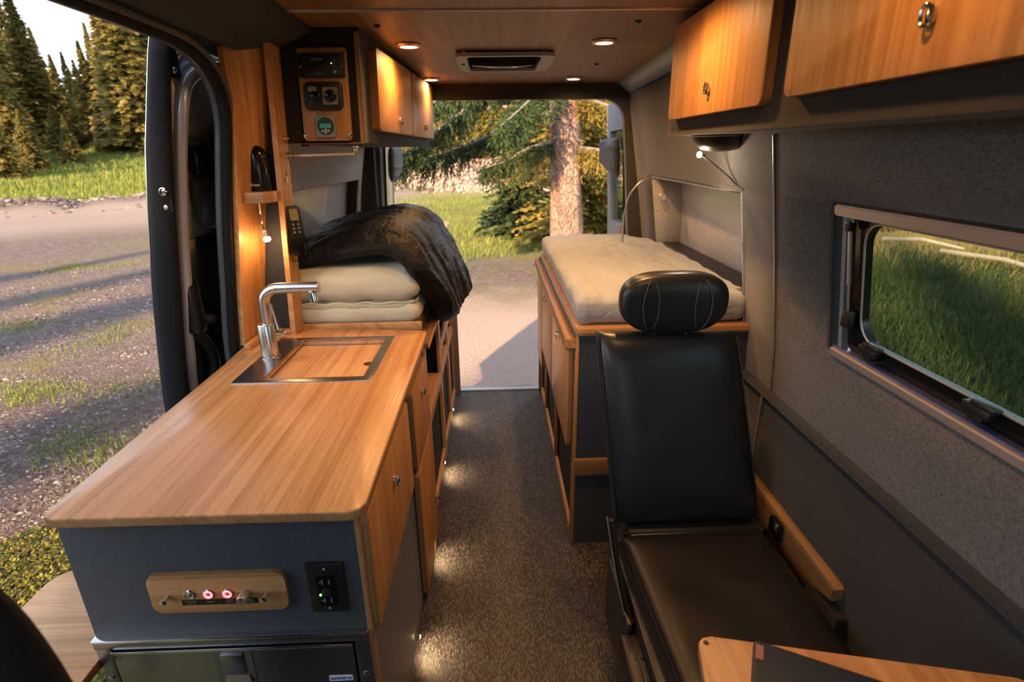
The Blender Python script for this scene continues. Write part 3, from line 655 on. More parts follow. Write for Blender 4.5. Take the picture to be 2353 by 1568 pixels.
# towel rod
rd = thing('towel_rod', 'thin brushed rod under the left overhead cabinet, fixed to the bamboo post', 'rod', (-.6, 2.03, 1.555))
bm = BM(); tube(bm, [(-.715, 2.03, 1.5585), (-.484, 2.03, 1.562)], .0055, 10); obj('bar', bm, 'tan_alu', rd)
bm = BM(); lathe(bm, [(.011, 0), (.011, .006), (.006, .010), (.010, .014), (.010, .022), (.006, .026)], (-.728, 2.03, 1.5585), X3, 14); obj('end_bracket', bm, 'chrome', rd)
bm = BM(); box(bm, -.489, -.480, 2.024, 2.036, 1.556, 1.582, .002); box(bm, -.49, -.479, 2.02, 2.06, 1.58, 1.588, .001); obj('hook_bracket', bm, 'brass', rd)

# ------------------------------------------------------------------ left overhead cabinet
oc = thing('overhead_cabinet', 'dark overhead cabinet with two bamboo doors and an instrument panel on its end', 'cabinet', (-.57, 2.7, 1.59))
near = [(-.734, 2.052, 1.598), (-.452, 2.052, 1.599), (-.441, 2.052, zc(2.05)-.004), (-.59, 2.052, zc(2.05)-.006), (-.712, 2.052, 1.893)]
far = [(-.745, 3.37, 1.590), (-.3735, 3.37, 1.590), (-.360, 3.37, zc(3.37)-.004), (-.59, 3.37, zc(3.37)-.006), (-.69, 3.37, 1.86)]
bm = BM(); hexa(bm, near, far); obj('body', bm, 'dark_felt', oc)
bm = BM(); hexa(bm, [(-.468, 2.049, 1.599), (-.452, 2.049, 1.599), (-.452, 2.053, 1.599), (-.468, 2.053, 1.599)], [(-.457, 2.049, 1.945), (-.441, 2.049, 1.945), (-.441, 2.053, 1.945), (-.457, 2.053, 1.945)]); obj('edge_band', bm, 'bedgez', oc)
bm = BM(); tube(bm, [(-.734, 2.05, 1.597), (-.452, 2.05, 1.598)], .002, 6); obj('lower_edge', bm, 'bedgez', oc)
Ud = V((.0785, 1.318, -.009)).normalized(); O = V((-.452, 2.052, 1.599)); Wd = V((.011, 0, .36)).normalized()
for s0, s1, hs_ in ((.10, .70, .43), (.725, 1.30, 1.02)):
    bm = BM(); plate(bm, O, Ud, Wd, rrect(s0, s1, .043, .318, .016, 4), .030, bev=.002); d = obj('door', bm, ['bdoor', 'bedgez'], oc)
    Nd = Ud.cross(Wd); h = obj('handle', pull(O+Ud*hs_+Wd*.092+Nd*.030, tuple(Nd), .011, .03), 'chrome', d)
bm = box(BM(), -.68, -.655, 2.056, 2.075, 1.588, 1.598, .001); obj('cable_clip', bm, 'blackp', oc)

ip = thing('instrument_panel', 'bamboo instrument panel with three black displays on the end of the overhead cabinet', 'control panel', (-.57, 2.05, 1.6))
I0 = V((-.575, 2.049, 1.75)); Ui, Wi = V(X3), V((.035, 0, 1)).normalized(); Ni = V((0, -1, 0))
def ipl(u0, u1, w0, w1, r, t, off, mat, par, name, holes=(), bev=.001):
    b_ = BM(); plate(b_, I0+Ni*off, Ui, Wi, rrect(u0, u1, w0, w1, r, 4), t, bev=bev); return obj(name, b_, mat, par)
ipl(-.079, .086, -.144, .147, .012, .010, .004, [bamboo('bamboo_instrument', 2, .62), 'bedgez'], ip, 'plate')
for u, w, hh in ((-.073, .128, .002), (.076, .131, .002), (-.072, -.128, .012), (.080, -.124, .012)):
    bm = BM(); lathe(bm, [(.007 if hh > .005 else .003, 0), (.007 if hh > .005 else .003, hh), (.004, hh+.002)], I0+Ui*u+Wi*w+Ni*.014, Ni, 14); obj('screw', bm, 'chrome', ip)
a = ipl(-.076, .078, .055, .130, .004, .006, .0138, 'blackp', ip, 'charge_controller')
text('lettering', 'xantrex', I0+Ui*-.012+Wi*.112+Ni*.0202, Ui, Wi, .013, 'dimprint', a)
text('lettering', 'FREEDOM', I0+Ui*-.01+Wi*.068+Ni*.0202, Ui, Wi, .006, 'dimprint', a)
for i, w in enumerate((.108, .099, .090)): text('lettering', 'LINE', I0+Ui*.046+Wi*w+Ni*.0202, Ui, Wi, .0055, 'dimprint', a)
bm = BM(); lathe(bm, [(.0018, 0), (.0018, .002)], I0+Ui*.036+Wi*.099+Ni*.0195, Ni, 8); obj('status_light', bm, 'lime', a)
bm = BM(); lathe(bm, [(.005, 0), (.005, .002), (.003, .003)], I0+Ui*.046+Wi*.074+Ni*.0195, Ni, 12); obj('power_button', bm, 'alu', a)
for u in (-.067, .070): bm = BM(); lathe(bm, [(.004, 0), (.003, .001)], I0+Ui*u+Wi*.090+Ni*.0196, Ni, 10); obj('cover_screw', bm, 'greyp', a)
b = ipl(-.063, .066, -.045, .043, .016, .012, .0138, 'blackp', ip, 'heater_controller', bev=.004)
bm = BM(); plate(bm, I0+Ni*.0256, Ui, Wi, rrect(.0, .050, -.028, .026, .003, 3), .0012); obj('dial_plate', bm, 'greyp', b)
bm = BM(); lathe(bm, [(.020, 0), (.020, .004), (.018, .012), (.016, .013)], I0+Ui*.027+Wi*-.001+Ni*.0268, Ni, 24); obj('dial', bm, 'blackg', b)
bm = BM(); lathe(bm, [(.018, 0), (.017, .006), (.015, .007)], I0+Ui*-.026+Wi*-.003+Ni*.0256, Ni, 24); obj('round_knob', bm, 'blackg', b)
bm = BM(); plate(bm, I0+Ni*.0256, Ui, Wi, rrect(-.048, -.020, .012, .028, .002, 2), .001); obj('mode_label', bm, 'greyp', b)
for k_ in range(9):
    t = R_(-40+260*k_/8); bm = BM(); lathe(bm, [(.0012, 0), (.0012, .0006)], I0+Ui*(.027+.0225*math.cos(t))+Wi*(-.001+.0225*math.sin(t))+Ni*.0268, Ni, 6); obj('tick', bm, 'dimprint', b)
c = ipl(-.034, .034, -.133, -.062, .008, .010, .0138, 'greyp', ip, 'battery_monitor', bev=.002)
bm = BM(); lathe(bm, [(.029, 0), (.028, .002)], I0+Ui*.0+Wi*-.0965+Ni*.0238, Ni, 28); cf = obj('round_face', bm, plain('slate_face', (.02, .035, .038), .3), c)
bm = BM(); plate(bm, I0+Ni*.0258, Ui, Wi, rrect(-.019, .019, -.103, -.088, .001, 2), .0006); obj('display', bm, 'screen', cf)
text('lettering', '13.2', I0+Wi*-.0955+Ni*.0266, Ui, Wi, .011, 'blackp', cf, .0001)
for u, w in ((-.010, -.112), (.010, -.112), (0, -.109), (0, -.117)):
    bm = BM(); tube(bm, [I0+Ui*(u+.0032*math.cos(t))+Wi*(w+.0032*math.sin(t))+Ni*.0262 for t in [2*math.pi*q/10 for q in range(11)]], .0008, 5, cap=False); obj('round_button', bm, 'white', cf)
# ================================================================== left bed
lb = thing('bed_base', 'open-framed bed base with pale shelf fronts and black nets under the folded mattress', 'bed base', (-.6, 2.7, 0))
LX = -.295
bm = BM(); box(bm, -.92, LX-.02, 2.055, 3.36, .885, .916, .002); obj('platform', bm, 'bdark', lb)
bm = BM(); box(bm, -.315, -.272, 1.985, 3.34, .842, .862, .002); obj('rail', bm, 'bdark', lb)
bm = BM(); box(bm, -.2725, -.269, 1.985, 3.34, .840, .860, .001); obj('rail_edge', bm, 'blight', lb)
bm = box(BM(), -.318, -.314, 1.99, 3.34, .862, .905, .001); obj('upstand', bm, 'black_lam', lb)
bm = box(BM(), -.3185, -.3145, 1.99, 3.34, .904, .908, .001); obj('hinge_strip', bm, 'alu', lb)
bm = BM(); box(bm, -.92, -.60, 2.06, 3.35, 0, .88); obj('back_box', bm, 'black_lam', lb)
for y in (2.06, 2.60, 3.0, 3.335):
    bm = BM(); box(bm, -.60, LX-.012, y-.008, y+.008, .02, .84); obj('divider', bm, 'black_lam', lb)
posts_ = ((2.035, 2.07), (2.545, 2.615), (2.965, 3.035), (3.31, 3.36))
for y0, y1 in posts_:
    bm = BM(); plate(bm, (LX-.014, 0, 0), Y3, Z3, [(y0, .0), (y1, .0), (y1, .842), (y0, .842)], .014); obj('upright', bm, ['wallb' if False else 'bx', 'bz'], lb)
for y0, y1, zz in ((2.07, 2.545, (.05, .445, .50)), (2.615, 2.965, (.05, .445, .50)), (3.035, 3.31, (.05, .445, .50))):
    bm = BM(); plate(bm, (LX-.014, 0, 0), Y3, Z3, [(y0, .018), (y1, .018), (y1, .066), (y0, .066)], .014); obj('bottom_rail', bm, ['bx', 'blight'], lb)
    bm = BM(); plate(bm, (LX-.014, 0, 0), Y3, Z3, [(y0, .455), (y1, .455), (y1, .505), (y0, .505)], .014); obj('middle_rail', bm, ['bx', 'blight'], lb)
    bm = BM(); box(bm, -.60, LX-.014, y0, y1, .488, .503); obj('shelf', bm, 'blight', lb)
    bm = BM(); box(bm, -.318, -.312, y0+.005, y1-.005, .066, .455); obj('net', bm, 'mesh_', lb)
for y0, y1 in ((2.615, 2.965), (3.035, 3.31)):
    for z0, z1 in ((.59, .655), (.745, .81)):
        bm = BM(); plate(bm, (LX-.014, 0, 0), Y3, Z3, [(y0, z0), (y1, z0), (y1, z1), (y0, z1)], .014); obj('shelf_lip', bm, ['blight', 'by'], lb)
bm = box(BM(), -.90, -.262, 3.362, 3.378, .0, .83, .002); obj('end_panel', bm, 'doorgrey', lb)
# floor lights along the left base
for i, y in enumerate((1.36, 1.80, 2.41, 3.01)):
    t = thing('floor_light', 'small round chrome floor light glowing at the foot of the left cabinets', 'light', (-.292, y, .05), 'floor lights along the aisle')
    x = -.2885 if y < 2 else LX
    bm = BM(); lathe(bm, [(.011, 0), (.011, .006), (.008, .009)], (x, y, .06), X3, 14); obj('bezel', bm, 'chrome', t)
    bm = BM(); lathe(bm, [(.006, .0), (.006, .0102), (.004, .011)], (x, y, .06), (1, 0, 0), 10); obj('lens', bm, 'lamp', t)
    lamp_in('floor_spot', 'SPOT', (x+.02, y, .075), 1.6, t, color=(1., .62, .32), size=.012, spot=125, aim=(.55, -.05, -1), blend=.9)

def wrinkle(p, f=9., a=.008, seed=0.):
    return a*(noise.noise(V((p.x*f+seed, p.y*f*.8, p.z*f)))+.5*noise.noise(V((p.x*f*2.3, p.y*f*2+seed, p.z*f*2.2))))
def soft_box(bm, x0, x1, y0, y1, z0, z1, r, n=(28, 28, 6), wf=9., wa=.006, seed=0., bulge=0.):
    """rounded padded block, six sides of a superellipsoid-like box with wrinkles"""
    import itertools
    C = V(((x0+x1)/2, (y0+y1)/2, (z0+z1)/2)); H = V(((x1-x0)/2, (y1-y0)/2, (z1-z0)/2)); cache = {}
    def vert(p):
        k = tuple(round(c, 5) for c in p)
        if k in cache: return cache[k]
        q = V([max(-H[i]+r, min(H[i]-r, p[i])) for i in range(3)]); d = p-q
        q2 = q+(d.normalized()*r if d.length > 1e-9 else V((0, 0, 0)))
        s = 1-(p.z/H.z)**2
        if bulge: q2.x += bulge*s*(p.x/H.x)**5; q2.y += bulge*s*(p.y/H.y)**5
        w = C+q2; dn = d.normalized() if d.length > 1e-9 else V((0, 0, 1))
        w += dn*wrinkle(w, wf, wa, seed)
        cache[k] = bm.verts.new(w); return cache[k]
    for ax in range(3):
        a, b = [i for i in range(3) if i != ax]
        for sgn in (-1, 1):
            for i in range(n[a]):
                for j in range(n[b]):
                    q = []
                    for di, dj in ((0, 0), (1, 0), (1, 1), (0, 1)):
                        p = V((0, 0, 0)); p[ax] = sgn*H[ax]; p[a] = -H[a]+2*H[a]*(i+di)/n[a]; p[b] = -H[b]+2*H[b]*(j+dj)/n[b]; q.append(vert(p))
                    if len(set(q)) == 4:
                        try: bm.faces.new(q if sgn > 0 else q[::-1])
                        except ValueError: pass
    return bm
bm = BM(); soft_box(bm, -.885, -.322, 2.066, 3.32, .914, 1.012, .030, (34, 48, 8), 11, .006, 3.1, .012)
tag(obj('mattress', bm, 'sheet', smooth=60), 'lower folded mattress half in a sage sheet, resting on the left bed base', 'mattress')
bm = BM(); soft_box(bm, -.890, -.318, 2.062, 3.31, 1.006, 1.142, .050, (40, 52, 10), 10, .008, 7.7, .016)
mt2 = tag(obj('mattress', bm, 'sheet', smooth=60), 'upper folded mattress half in a sage sheet, lying under the black comforter', 'mattress')
bm = BM()
for z in (1.010,):
    pts = [(-.86+.53*k/24, 2.052+.002*math.sin(k*2.1)+(.02 if k > 22 else 0), z+.004*math.sin(k*1.3)) for k in range(25)]+[(-.318, 2.09+.05*k, z+.004*math.sin(k*1.7)) for k in range(8)]
    tube(bm, pts, .004, 6)
obj('sheet_hem', bm, 'sheet', mt2)
bm = BM(); soft_box(bm, -.80, -.275, 3.02, 3.33, 1.135, 1.168, .015, (20, 14, 4), 9, .003, 1.0)
tag(obj('pillow_pad', bm, 'sheet', smooth=60), 'flat sage pad peeking out behind the black comforter', 'cushion')
# comforter: folded quilt draped over the aisle edge
cp = [(-.835, 1.165), (-.76, 1.185), (-.66, 1.20), (-.55, 1.222), (-.46, 1.235), (-.385, 1.225), (-.325, 1.175), (-.285, 1.09), (-.255, .99), (-.235, .885), (-.225, .835)]
cpath = smooth_path([(x, 0, z) for x, z in cp], 8); cn = len(cpath)-1
def cmid(u, v):
    f = u*cn; i = min(int(f), cn-1); p = cpath[i].lerp(cpath[i+1], f-i)
    fall = max(0, (u-.62)/.38)
    y0 = 2.055+.33*fall**1.2+.035*math.sin(u*7); y1 = 2.98-.06*fall
    skew = .11*fall*(v-.5)
    return V((p.x+skew*.25+.04*fall*v, y0+(y1-y0)*v, p.z-.02*math.sin(v*3.14)*0+(.022*math.sin(v*math.pi*.9) if u < .6 else 0)-.015*(1-v)))
def cnrm(u, v):
    f = u*cn; i = min(max(int(f), 1), cn-2); d = (cpath[i+2]-cpath[i-1]).normalized(); return V((-d.z, 0, d.x)).normalized()
def cdisp(u, v):
    a = .006*abs(math.sin(v*math.pi*5.2+.6*noise.noise(V((u*3, v*2, 0)))))**.6
    b = .024*(.45-abs(noise.noise(V((u*3.0, v*11, 1.7)))))+.013*(.4-abs(noise.noise(V((u*6, v*26, 9.2)))))+.005*(.4-abs(noise.noise(V((u*19, v*15, 4.)))))+.012*noise.noise(V((u*4, v*3, 2.)))
    return a-.006+b
bm = BM(); pillow(bm, cmid, cnrm, .058, 110, 84, 7.0, cdisp, .050)
qm = tag(obj('comforter', bm, 'nylon', smooth=75), 'black quilted nylon comforter folded on the mattress, hanging over the aisle', 'blanket')

# ================================================================== right bed
rb_ = thing('bed_base', 'bed base with three bamboo doors and a charcoal end behind the black seat', 'bed base', (.6, 2.6, 0))
RX = .285
bm = BM(); box(bm, RX+.012, .93, 1.852, 1.868, 0, .925); obj('end_panel', bm, 'charcoal', rb_)
bm = BM(); box(bm, RX, RX+.012, 1.850, 1.868, 0, .925, .001); box(bm, RX, .93, 1.850, 1.868, .925, .936, .001); obj('edge_band', bm, 'bz', rb_)
bm = box(BM(), RX+.004, .56, 1.842, 1.852, .337, .412, .001); obj('cross_strip', bm, bamboo('bamboo_strip', 0, .6), rb_)
bm = box(BM(), .60, .925, 1.868, 3.36, 0, .93); obj('back_box', bm, 'black_lam', rb_)
bm = BM(); plate(bm, (0, 0, .937), X3, Y3, rrect(.283, .925, 1.842, 3.36, (.0, .0, .0, .02), 4), .019, bev=.003); obj('platform', bm, ['bx', 'bx'], rb_)
bm = box(BM(), .246, .282, 1.862, 3.42, .868, .912, .003); obj('front_rail', bm, 'bdark', rb_)
bm = BM(); hexa(bm, [(.246, 1.858, .876), (.284, 1.858, .876), (.284, 1.864, .876), (.246, 1.864, .876)], [(.246, 1.858, .910), (.284, 1.858, .910), (.284, 1.864, .910), (.246, 1.864, .910)]); obj('rail_end', bm, 'by', rb_)
bm = box(BM(), .281, .285, 1.86, 3.42, .908, .938, .001); hs_o = obj('piano_hinge', bm, 'alu', rb_)
bm = BM()
for k in range(0, 52): box(bm, .2805, .2815, 1.87+.03*k, 1.882+.03*k, .912, .934)
hk = obj('hinge_knuckles', bm, 'blackp', hs_o); hk['kind'] = 'stuff'
for y in (1.86, 2.48, 3.03, 3.345):
    bm = BM(); box(bm, RX+.014, .60, y, y+.014, .02, .925); obj('divider', bm, 'black_lam', rb_)
for y0, y1 in ((1.868, 1.90), (2.455, 2.515), (3.01, 3.06), (3.32, 3.36)):
    bm = BM(); box(bm, RX, RX+.014, y0, y1, 0, .925, .001); obj('upright', bm, 'bdark', rb_)
for y0, y1 in ((1.90, 2.455), (2.515, 3.01), (3.06, 3.32)):
    bm = BM(); box(bm, RX, RX+.014, y0, y1, .012, .055, .001); obj('bottom_rail', bm, 'blight', rb_)
    bm = BM(); box(bm, RX, RX+.014, y0, y1, .44, .48, .001); obj('middle_rail', bm, 'bdark', rb_)
    bm = BM(); box(bm, RX+.018, RX+.024, y0+.004, y1-.004, .055, .44); obj('net', bm, 'mesh_', rb_)
    bm = BM(); box(bm, RX+.014, .60, y0, y1, .47, .482); obj('shelf', bm, 'black_lam', rb_)
door(rb_, .262, .021, 1.888, 2.465, .445, .862, -1, ('bz', 'bedgez'), .02, 2.19, .815)
door(rb_, .262, .021, 2.49, 3.03, .445, .862, -1, ('bz', 'bedgez'), .02, 2.83, .80)
door(rb_, .262, .021, 3.055, 3.37, .30, .862, -1, ('bz', 'bedgez'), .02)
bm = box(BM(), .27, .93, 3.362, 3.376, 0, .93, .002); obj('far_panel', bm, 'doorgrey', rb_)
def bumpy(bm): return bm
bm = BM()
def mtop(x, y):
    n_ = noise.noise(V((x*7, y*5, 0)))*.007-abs(noise.noise(V((x*14+3, y*8, 2.))))*.012
    if y > 2.35: n_ -= .010*abs(noise.noise(V((x*11-y*6, y*4+x*3, 5.))))
    return n_
soft_box(bm, .292, .925, 1.872, 3.40, .957, 1.066, .034, (64, 110, 7), 8, .006, 2.2, .006)
for v in bm.verts:
    if v.co.z > 1.05: v.co.z += mtop(v.co.x, v.co.y)
    if v.co.x > .86 and 1.98 < v.co.y < 3.02 and v.co.z > 1.0: v.co.x += .10*min(1, (v.co.x-.86)/.06)
    if v.co.x > .80 and v.co.y > 3.2: v.co.x = min(v.co.x, .80+.04*(3.4-v.co.y)/.2)
tag(obj('mattress', bm, 'sheet2', smooth=60), 'flat mattress in a fitted stone-grey sheet on the right bed base', 'mattress')

# reading lamp at the rear corner
rl = thing('reading_lamp', 'slim curved reading lamp with a round unlit head at the rear corner of the bed', 'lamp', (.715, 3.02, 1.07))
bm = BM(); tube(bm, [(.708, 3.02, 1.07), (.709, 3.02, 1.22)], .007, 10); obj('stem', bm, 'alu', rl)
bm = BM(); tube(bm, smooth_path([(.709, 3.02, 1.21), (.728, 3.01, 1.313), (.762, 3.0, 1.372), (.80, 3.0, 1.402), (.842, 3.0, 1.412), (.88, 3.0, 1.400), (.90, 2.98, 1.37), (.903, 2.97, 1.338)], 6), .0048, 8); obj('neck', bm, 'alu', rl)
bm = BM(); lathe(bm, [(.020, 0), (.023, .004), (.023, .012), (.018, .014), (.017, .012), (.004, .012)], (.903, 2.975, 1.315), (-.15, -1, .05), 24); obj('head', bm, 'alu', rl)

# ------------------------------------------------------------------ right overhead cabinet
ro = thing('overhead_cabinet', 'dark overhead cabinet with large glowing bamboo doors above the window', 'cabinet', (.72, 1.1, 1.607))
prof = [(.625, 1.607), (.808, 1.607), (.778, 1.78), (.71, 1.93), (.625, 1.945)]
bm = BM(); hexa(bm, [(x, .15, z+(.02 if z > 1.8 else 0)) for x, z in prof], [(x, 2.05, z) for x, z in prof]); obj('body', bm, 'head', ro)
door(ro, .600, .024, 1.30, 1.985, 1.657, 1.938, -1, ('bdoor', 'bedgez'), .022, 1.625, 1.722)
door(ro, .600, .024, .42, 1.205, 1.663, 1.945, -1, ('bdoor', 'bedgez'), .022, .82, 1.735)
# black half-round speaker bowl under it with a plug-in light
bm = BM(); prof = [(.001, -.054), (.03, -.053), (.06, -.046), (.083, -.030), (.094, -.006), (.095, 0)]; lathe(bm, prof, (.772, 1.94, 1.6065), seg=32)
for v in bm.verts: v.co.y = 1.94+(v.co.y-1.94)*.9; v.co.x = min(v.co.x, .905)
sk = tag(obj('speaker_bowl', bm, 'blackp'), 'black shallow bowl-shaped speaker under the far end of the right overhead cabinet', 'speaker')
bm = BM(); tube(bm, [(.772+.095*math.cos(t), 1.94+.0855*math.sin(t), 1.603) for t in [2*math.pi*k/28 for k in range(29)]], .0015, 5, cap=False); obj('rim', bm, 'brass', sk)
wl_ = thing('wall_light', 'tiny bright bulb with a thin cable under the right overhead cabinet', 'light', (.72, 1.98, 1.53))
bm = BM(); lathe(bm, [(.003, 0), (.0085, .004), (.0095, .011), (.0075, .018), (.002, .021)], (.722, 1.985, 1.533), Z3, 14); obj('bulb', bm, 'bulb', wl_)
bm = BM(); lathe(bm, [(.006, 0), (.006, .014)], (.729, 1.988, 1.541), (1, .1, -.3), 10); obj('holder', bm, 'blackp', wl_)
bm = BM(); tube(bm, smooth_path([(.741, 1.99, 1.535), (.775, 1.985, 1.512), (.80, 1.97, 1.490), (.823, 1.94, 1.464), (.838, 1.915, 1.442), (.845, 1.87, 1.432)], 6), .003, 8); obj('cable', bm, 'blackp', wl_)
lamp_in('wall_point', 'POINT', (.715, 1.975, 1.515), 1.4, wl_, color=(1., .74, .5), size=.01)
# ================================================================== seat, table, front seat
st = thing('bench_seat', 'black leather reclining travel seat with a separate headrest facing the camera', 'seat', (.6, 1.3, 0))
B0, B1, T0, T1 = V((.362, 1.400, .435)), V((.838, 1.405, .432)), V((.308, 1.575, 1.035)), V((.760, 1.575, 1.025))
def bmid(u, v): return B0.lerp(B1, u).lerp(T0.lerp(T1, u), v)+bn*(-.045)
bn = (B1-B0).cross(T0-B0).normalized()
if bn.y > 0: bn = -bn
bm = BM(); pillow(bm, bmid, lambda u, v: bn, .050, 36, 40, 6.0, lambda u, v: .002*noise.noise(V((u*5, v*6, 0))), .05); obj('backrest', bm, 'leather', st, smooth=70)
for uu in (.012, .988): bm = BM(); tube(bm, [bmid(uu, .02+.96*k/20)+bn*.022 for k in range(21)], .0032, 6); obj('back_piping', bm, 'leather', st)
# seat cushion (towards the camera)
S = [V((.360, 1.40, .440)), V((.838, 1.408, .440)), V((.845, .62, .430)), V((.398, .62, .430))]
def smid(u, v): return S[0].lerp(S[1], u).lerp(S[3].lerp(S[2], u), v)+V((0, 0, -.055))
bm = BM(); pillow(bm, smid, lambda u, v: V(Z3), .058, 30, 40, 10.0, lambda u, v: .003*noise.noise(V((u*4, v*6, 3.)))-.006*math.sin(math.pi*u)*math.sin(math.pi*v), .05); obj('seat_cushion', bm, 'leather_b', st, smooth=70)
bm = BM(); tube(bm, [smid(.02, .03+.95*k/20)+V((0, 0, .042)) for k in range(21)], .0035, 6); obj('seat_piping', bm, 'leather', st)
bm = BM(); tube(bm, [smid(.03+.94*k/12, .012)+V((0, 0, .036)) for k in range(13)], .0030, 6); obj('seat_piping', bm, 'leather', st)
# headrest
HC = V((.541, 1.60, 1.118))
def hfun(u, v):
    th = 2*math.pi*u; ph = math.pi*(v-.5); c, s = math.cos(th), math.sin(th)
    ex = lambda t, e: math.copysign(abs(t)**e, t)
    x = ex(c, .55)*ex(math.cos(ph), .5); z = ex(math.sin(ph), .62) ; y = ex(s, .8)*ex(math.cos(ph), .6)
    z2 = z*(.096-.012*abs(x)**3) ; xx = x*(.166 if z > 0 else .166-.028*abs(z)**2)
    yy = y*(.052-.010*abs(x)**2)
    return HC+V((xx, yy+.02*abs(x)**2*(-1 if y < 0 else 0), z2))
bm = BM(); grid(bm, hfun, 56, 28, True); bmesh.ops.remove_doubles(bm, verts=bm.verts[:], dist=1e-4); hd = obj('headrest', bm, 'leather', st, smooth=70)
for sx in (-1, 1):
    for bx_, bw in ((.062, .018), (.094, -.026)):
        pts = []
        for k in range(17):
            t = -1+2*k/16; z = t*.088; x = sx*(bx_+bw*(t*t-.4))
            xn = abs(x)/.166; y = -(.052-.010*xn**2)*max(.03, (1-abs(t)**3.0))**.32-.02*xn**2-.0015; pts.append(HC+V((x, y, z)))
        bm = BM(); tube(bm, pts, .0018, 5); obj('seam', bm, 'steel_seam', hd)
for x in (.49, .59): bm = BM(); tube(bm, [(x, 1.60, 1.0), (x, 1.60, 1.05)], .006, 8); obj('headrest_post', bm, 'chrome', st)
# side hardware and padded side bolster
bm = BM(); tube(bm, smooth_path([(.347, 1.40, .475), (.340, 1.32, .43), (.342, 1.22, .37), (.350, 1.13, .33)], 5), [.012]*6+[.010]*5+[.009]*5, 8, flat=.6); tube(bm, smooth_path([(.330, 1.40, .48), (.334, 1.30, .40), (.338, 1.16, .33)], 5), .006, 8); obj('recline_arm', bm, 'blackg', st)
bm = BM(); lathe(bm, [(.02, 0), (.024, .004), (.024, .016), (.018, .02)], (.350, 1.395, .455), (-1, 0, 0), 18); obj('pivot_cap', bm, 'blackg', st)
bm = BM(); box(bm, .335, .352, 1.12, 1.38, .10, .34, .006); obj('hinge_cover', bm, 'blackp', st)
bm = BM(); soft_box(bm, .305, .392, .55, 1.13, .15, .315, .025, (8, 24, 8), 6, .001); obj('side_bolster', bm, 'leather_b', st, smooth=60)
bm = BM(); tube(bm, [(.322, 1.12, .30), (.322, .9, .312), (.322, .57, .312)], .0025, 6); tube(bm, [(.315, 1.035, .31), (.36, 1.035, .318), (.385, 1.035, .312)], .002, 6); obj('bolster_seam', bm, 'leather', st)
bm = BM(); box(bm, .345, .352, .93, 1.10, .3165, .322, .001); obj('strap', bm, 'blackp', st)
bm = BM(); box(bm, .36, .86, .60, 1.50, .06, .36, .01); box(bm, .40, .82, 1.38, 1.52, .10, .42, .01); obj('base_frame', bm, 'blackp', st)
for x in (.40, .80):
    for y in (.70, 1.42): bm = BM(); box(bm, x-.02, x+.02, y-.03, y+.03, 0, .07, .003); obj('foot', bm, 'blackp', st)
bm = BM(); box(bm, .846, .862, 1.34, 1.40, .41, .47, .004); bk_ = obj('belt_buckle', bm, 'blackg', st)
bm = BM(); box(bm, .843, .846, 1.345, 1.375, .44, .466, .001); obj('buckle_tongue', bm, 'chrome', st)
# wall bracket with the wooden rail
wrl = thing('wall_rail', 'long caramel bamboo rail screwed low on the right wall beside the black seat', 'rail', (.89, 1.36, .40))
bm = BM(); plate(bm, (.899, 0, 0), (0, -1, 0), Z3, [(-1.655, .405), (-1.52, .405), (-1.47, .375), (-1.20, .372), (-1.175, .405), (-1.10, .42), (-1.095, .462), (-1.11, .470), (-1.64, .480), (-1.655, .470)], .030, bev=.004); obj('board', bm, [bamboo('bamboo_rail', 1, .33, .35), 'bedge'], wrl)
bm = BM(); plate(bm, (.899, 0, 0), (0, -1, 0), Z3, [(-1.60, .32), (-1.50, .31), (-1.47, .375), (-1.52, .404), (-1.60, .404)], .012); bp = obj('metal_plate', bm, 'greyp', wrl)
bm = BM(); lathe(bm, [(.016, 0), (.016, .006), (.008, .008)], (.887, 1.545, .36), (-1, 0, 0), 16); obj('bolt', bm, 'alu', bp)
bm = BM(); hexa(bm, [(.868, 1.02, .0), (.895, 1.02, .0), (.895, 1.22, .0), (.868, 1.22, .0)], [(.868, 1.06, .40), (.895, 1.06, .40), (.895, 1.20, .40), (.868, 1.20, .40)]); obj('seat_bracket', bm, 'black_lam', wrl)

# table corner and notebook
ta = R_(-12.1); TU, TW = V((math.cos(ta), math.sin(ta), 0)), V((-math.sin(ta), math.cos(ta), 0))
tb = thing('side_table', 'bamboo swivel table with a rounded corner in front of the black seat', 'table', (.55, .5, 0))
TO = V((.346, .728, .722))
bm = BM(); plate(bm, TO, TU, TW, rrect(0, .525, -.40, 0, .022, 6), .020, bev=.003); obj('tabletop', bm, [bamboo('bamboo_table', 1, 1.0, .4), 'bedge'], tb)
bm = BM(); lathe(bm, [(.005, 0), (.004, .0012)], TO+TU*.013+TW*-.015+V((0, 0, .020)), Z3, 12); obj('screw', bm, 'blackp', tb)
bm = BM(); lathe(bm, [(.03, 0), (.03, .69), (.07, .71), (.07, .722)], (.66, .42, 0), Z3, 20); lathe(bm, [(.14, 0), (.14, .012), (.03, .02)], (.66, .42, .0), Z3, 24); obj('pedestal', bm, 'blackp', tb)
na = R_(-27); NU, NW = V((math.cos(na), math.sin(na), 0)), V((-math.sin(na), math.cos(na), 0)); NO = V((.436, .703, .7425))
nb = thing('notebook', 'dark navy fabric notebook with a small tan tag on the bamboo table', 'notebook', (.55, .55, .7425))
bm = BM(); plate(bm, NO, NU, NW, rrect(0, .30, -.22, 0, .008, 4), .014, bev=.003); obj('cover', bm, 'navy', nb)
bm = BM(); plate(bm, NO+V((0, 0, .0138)), NU, NW, rrect(.004, .016, -.040, -.010, .001, 2), .001); tg = obj('tag', bm, 'tag', nb)
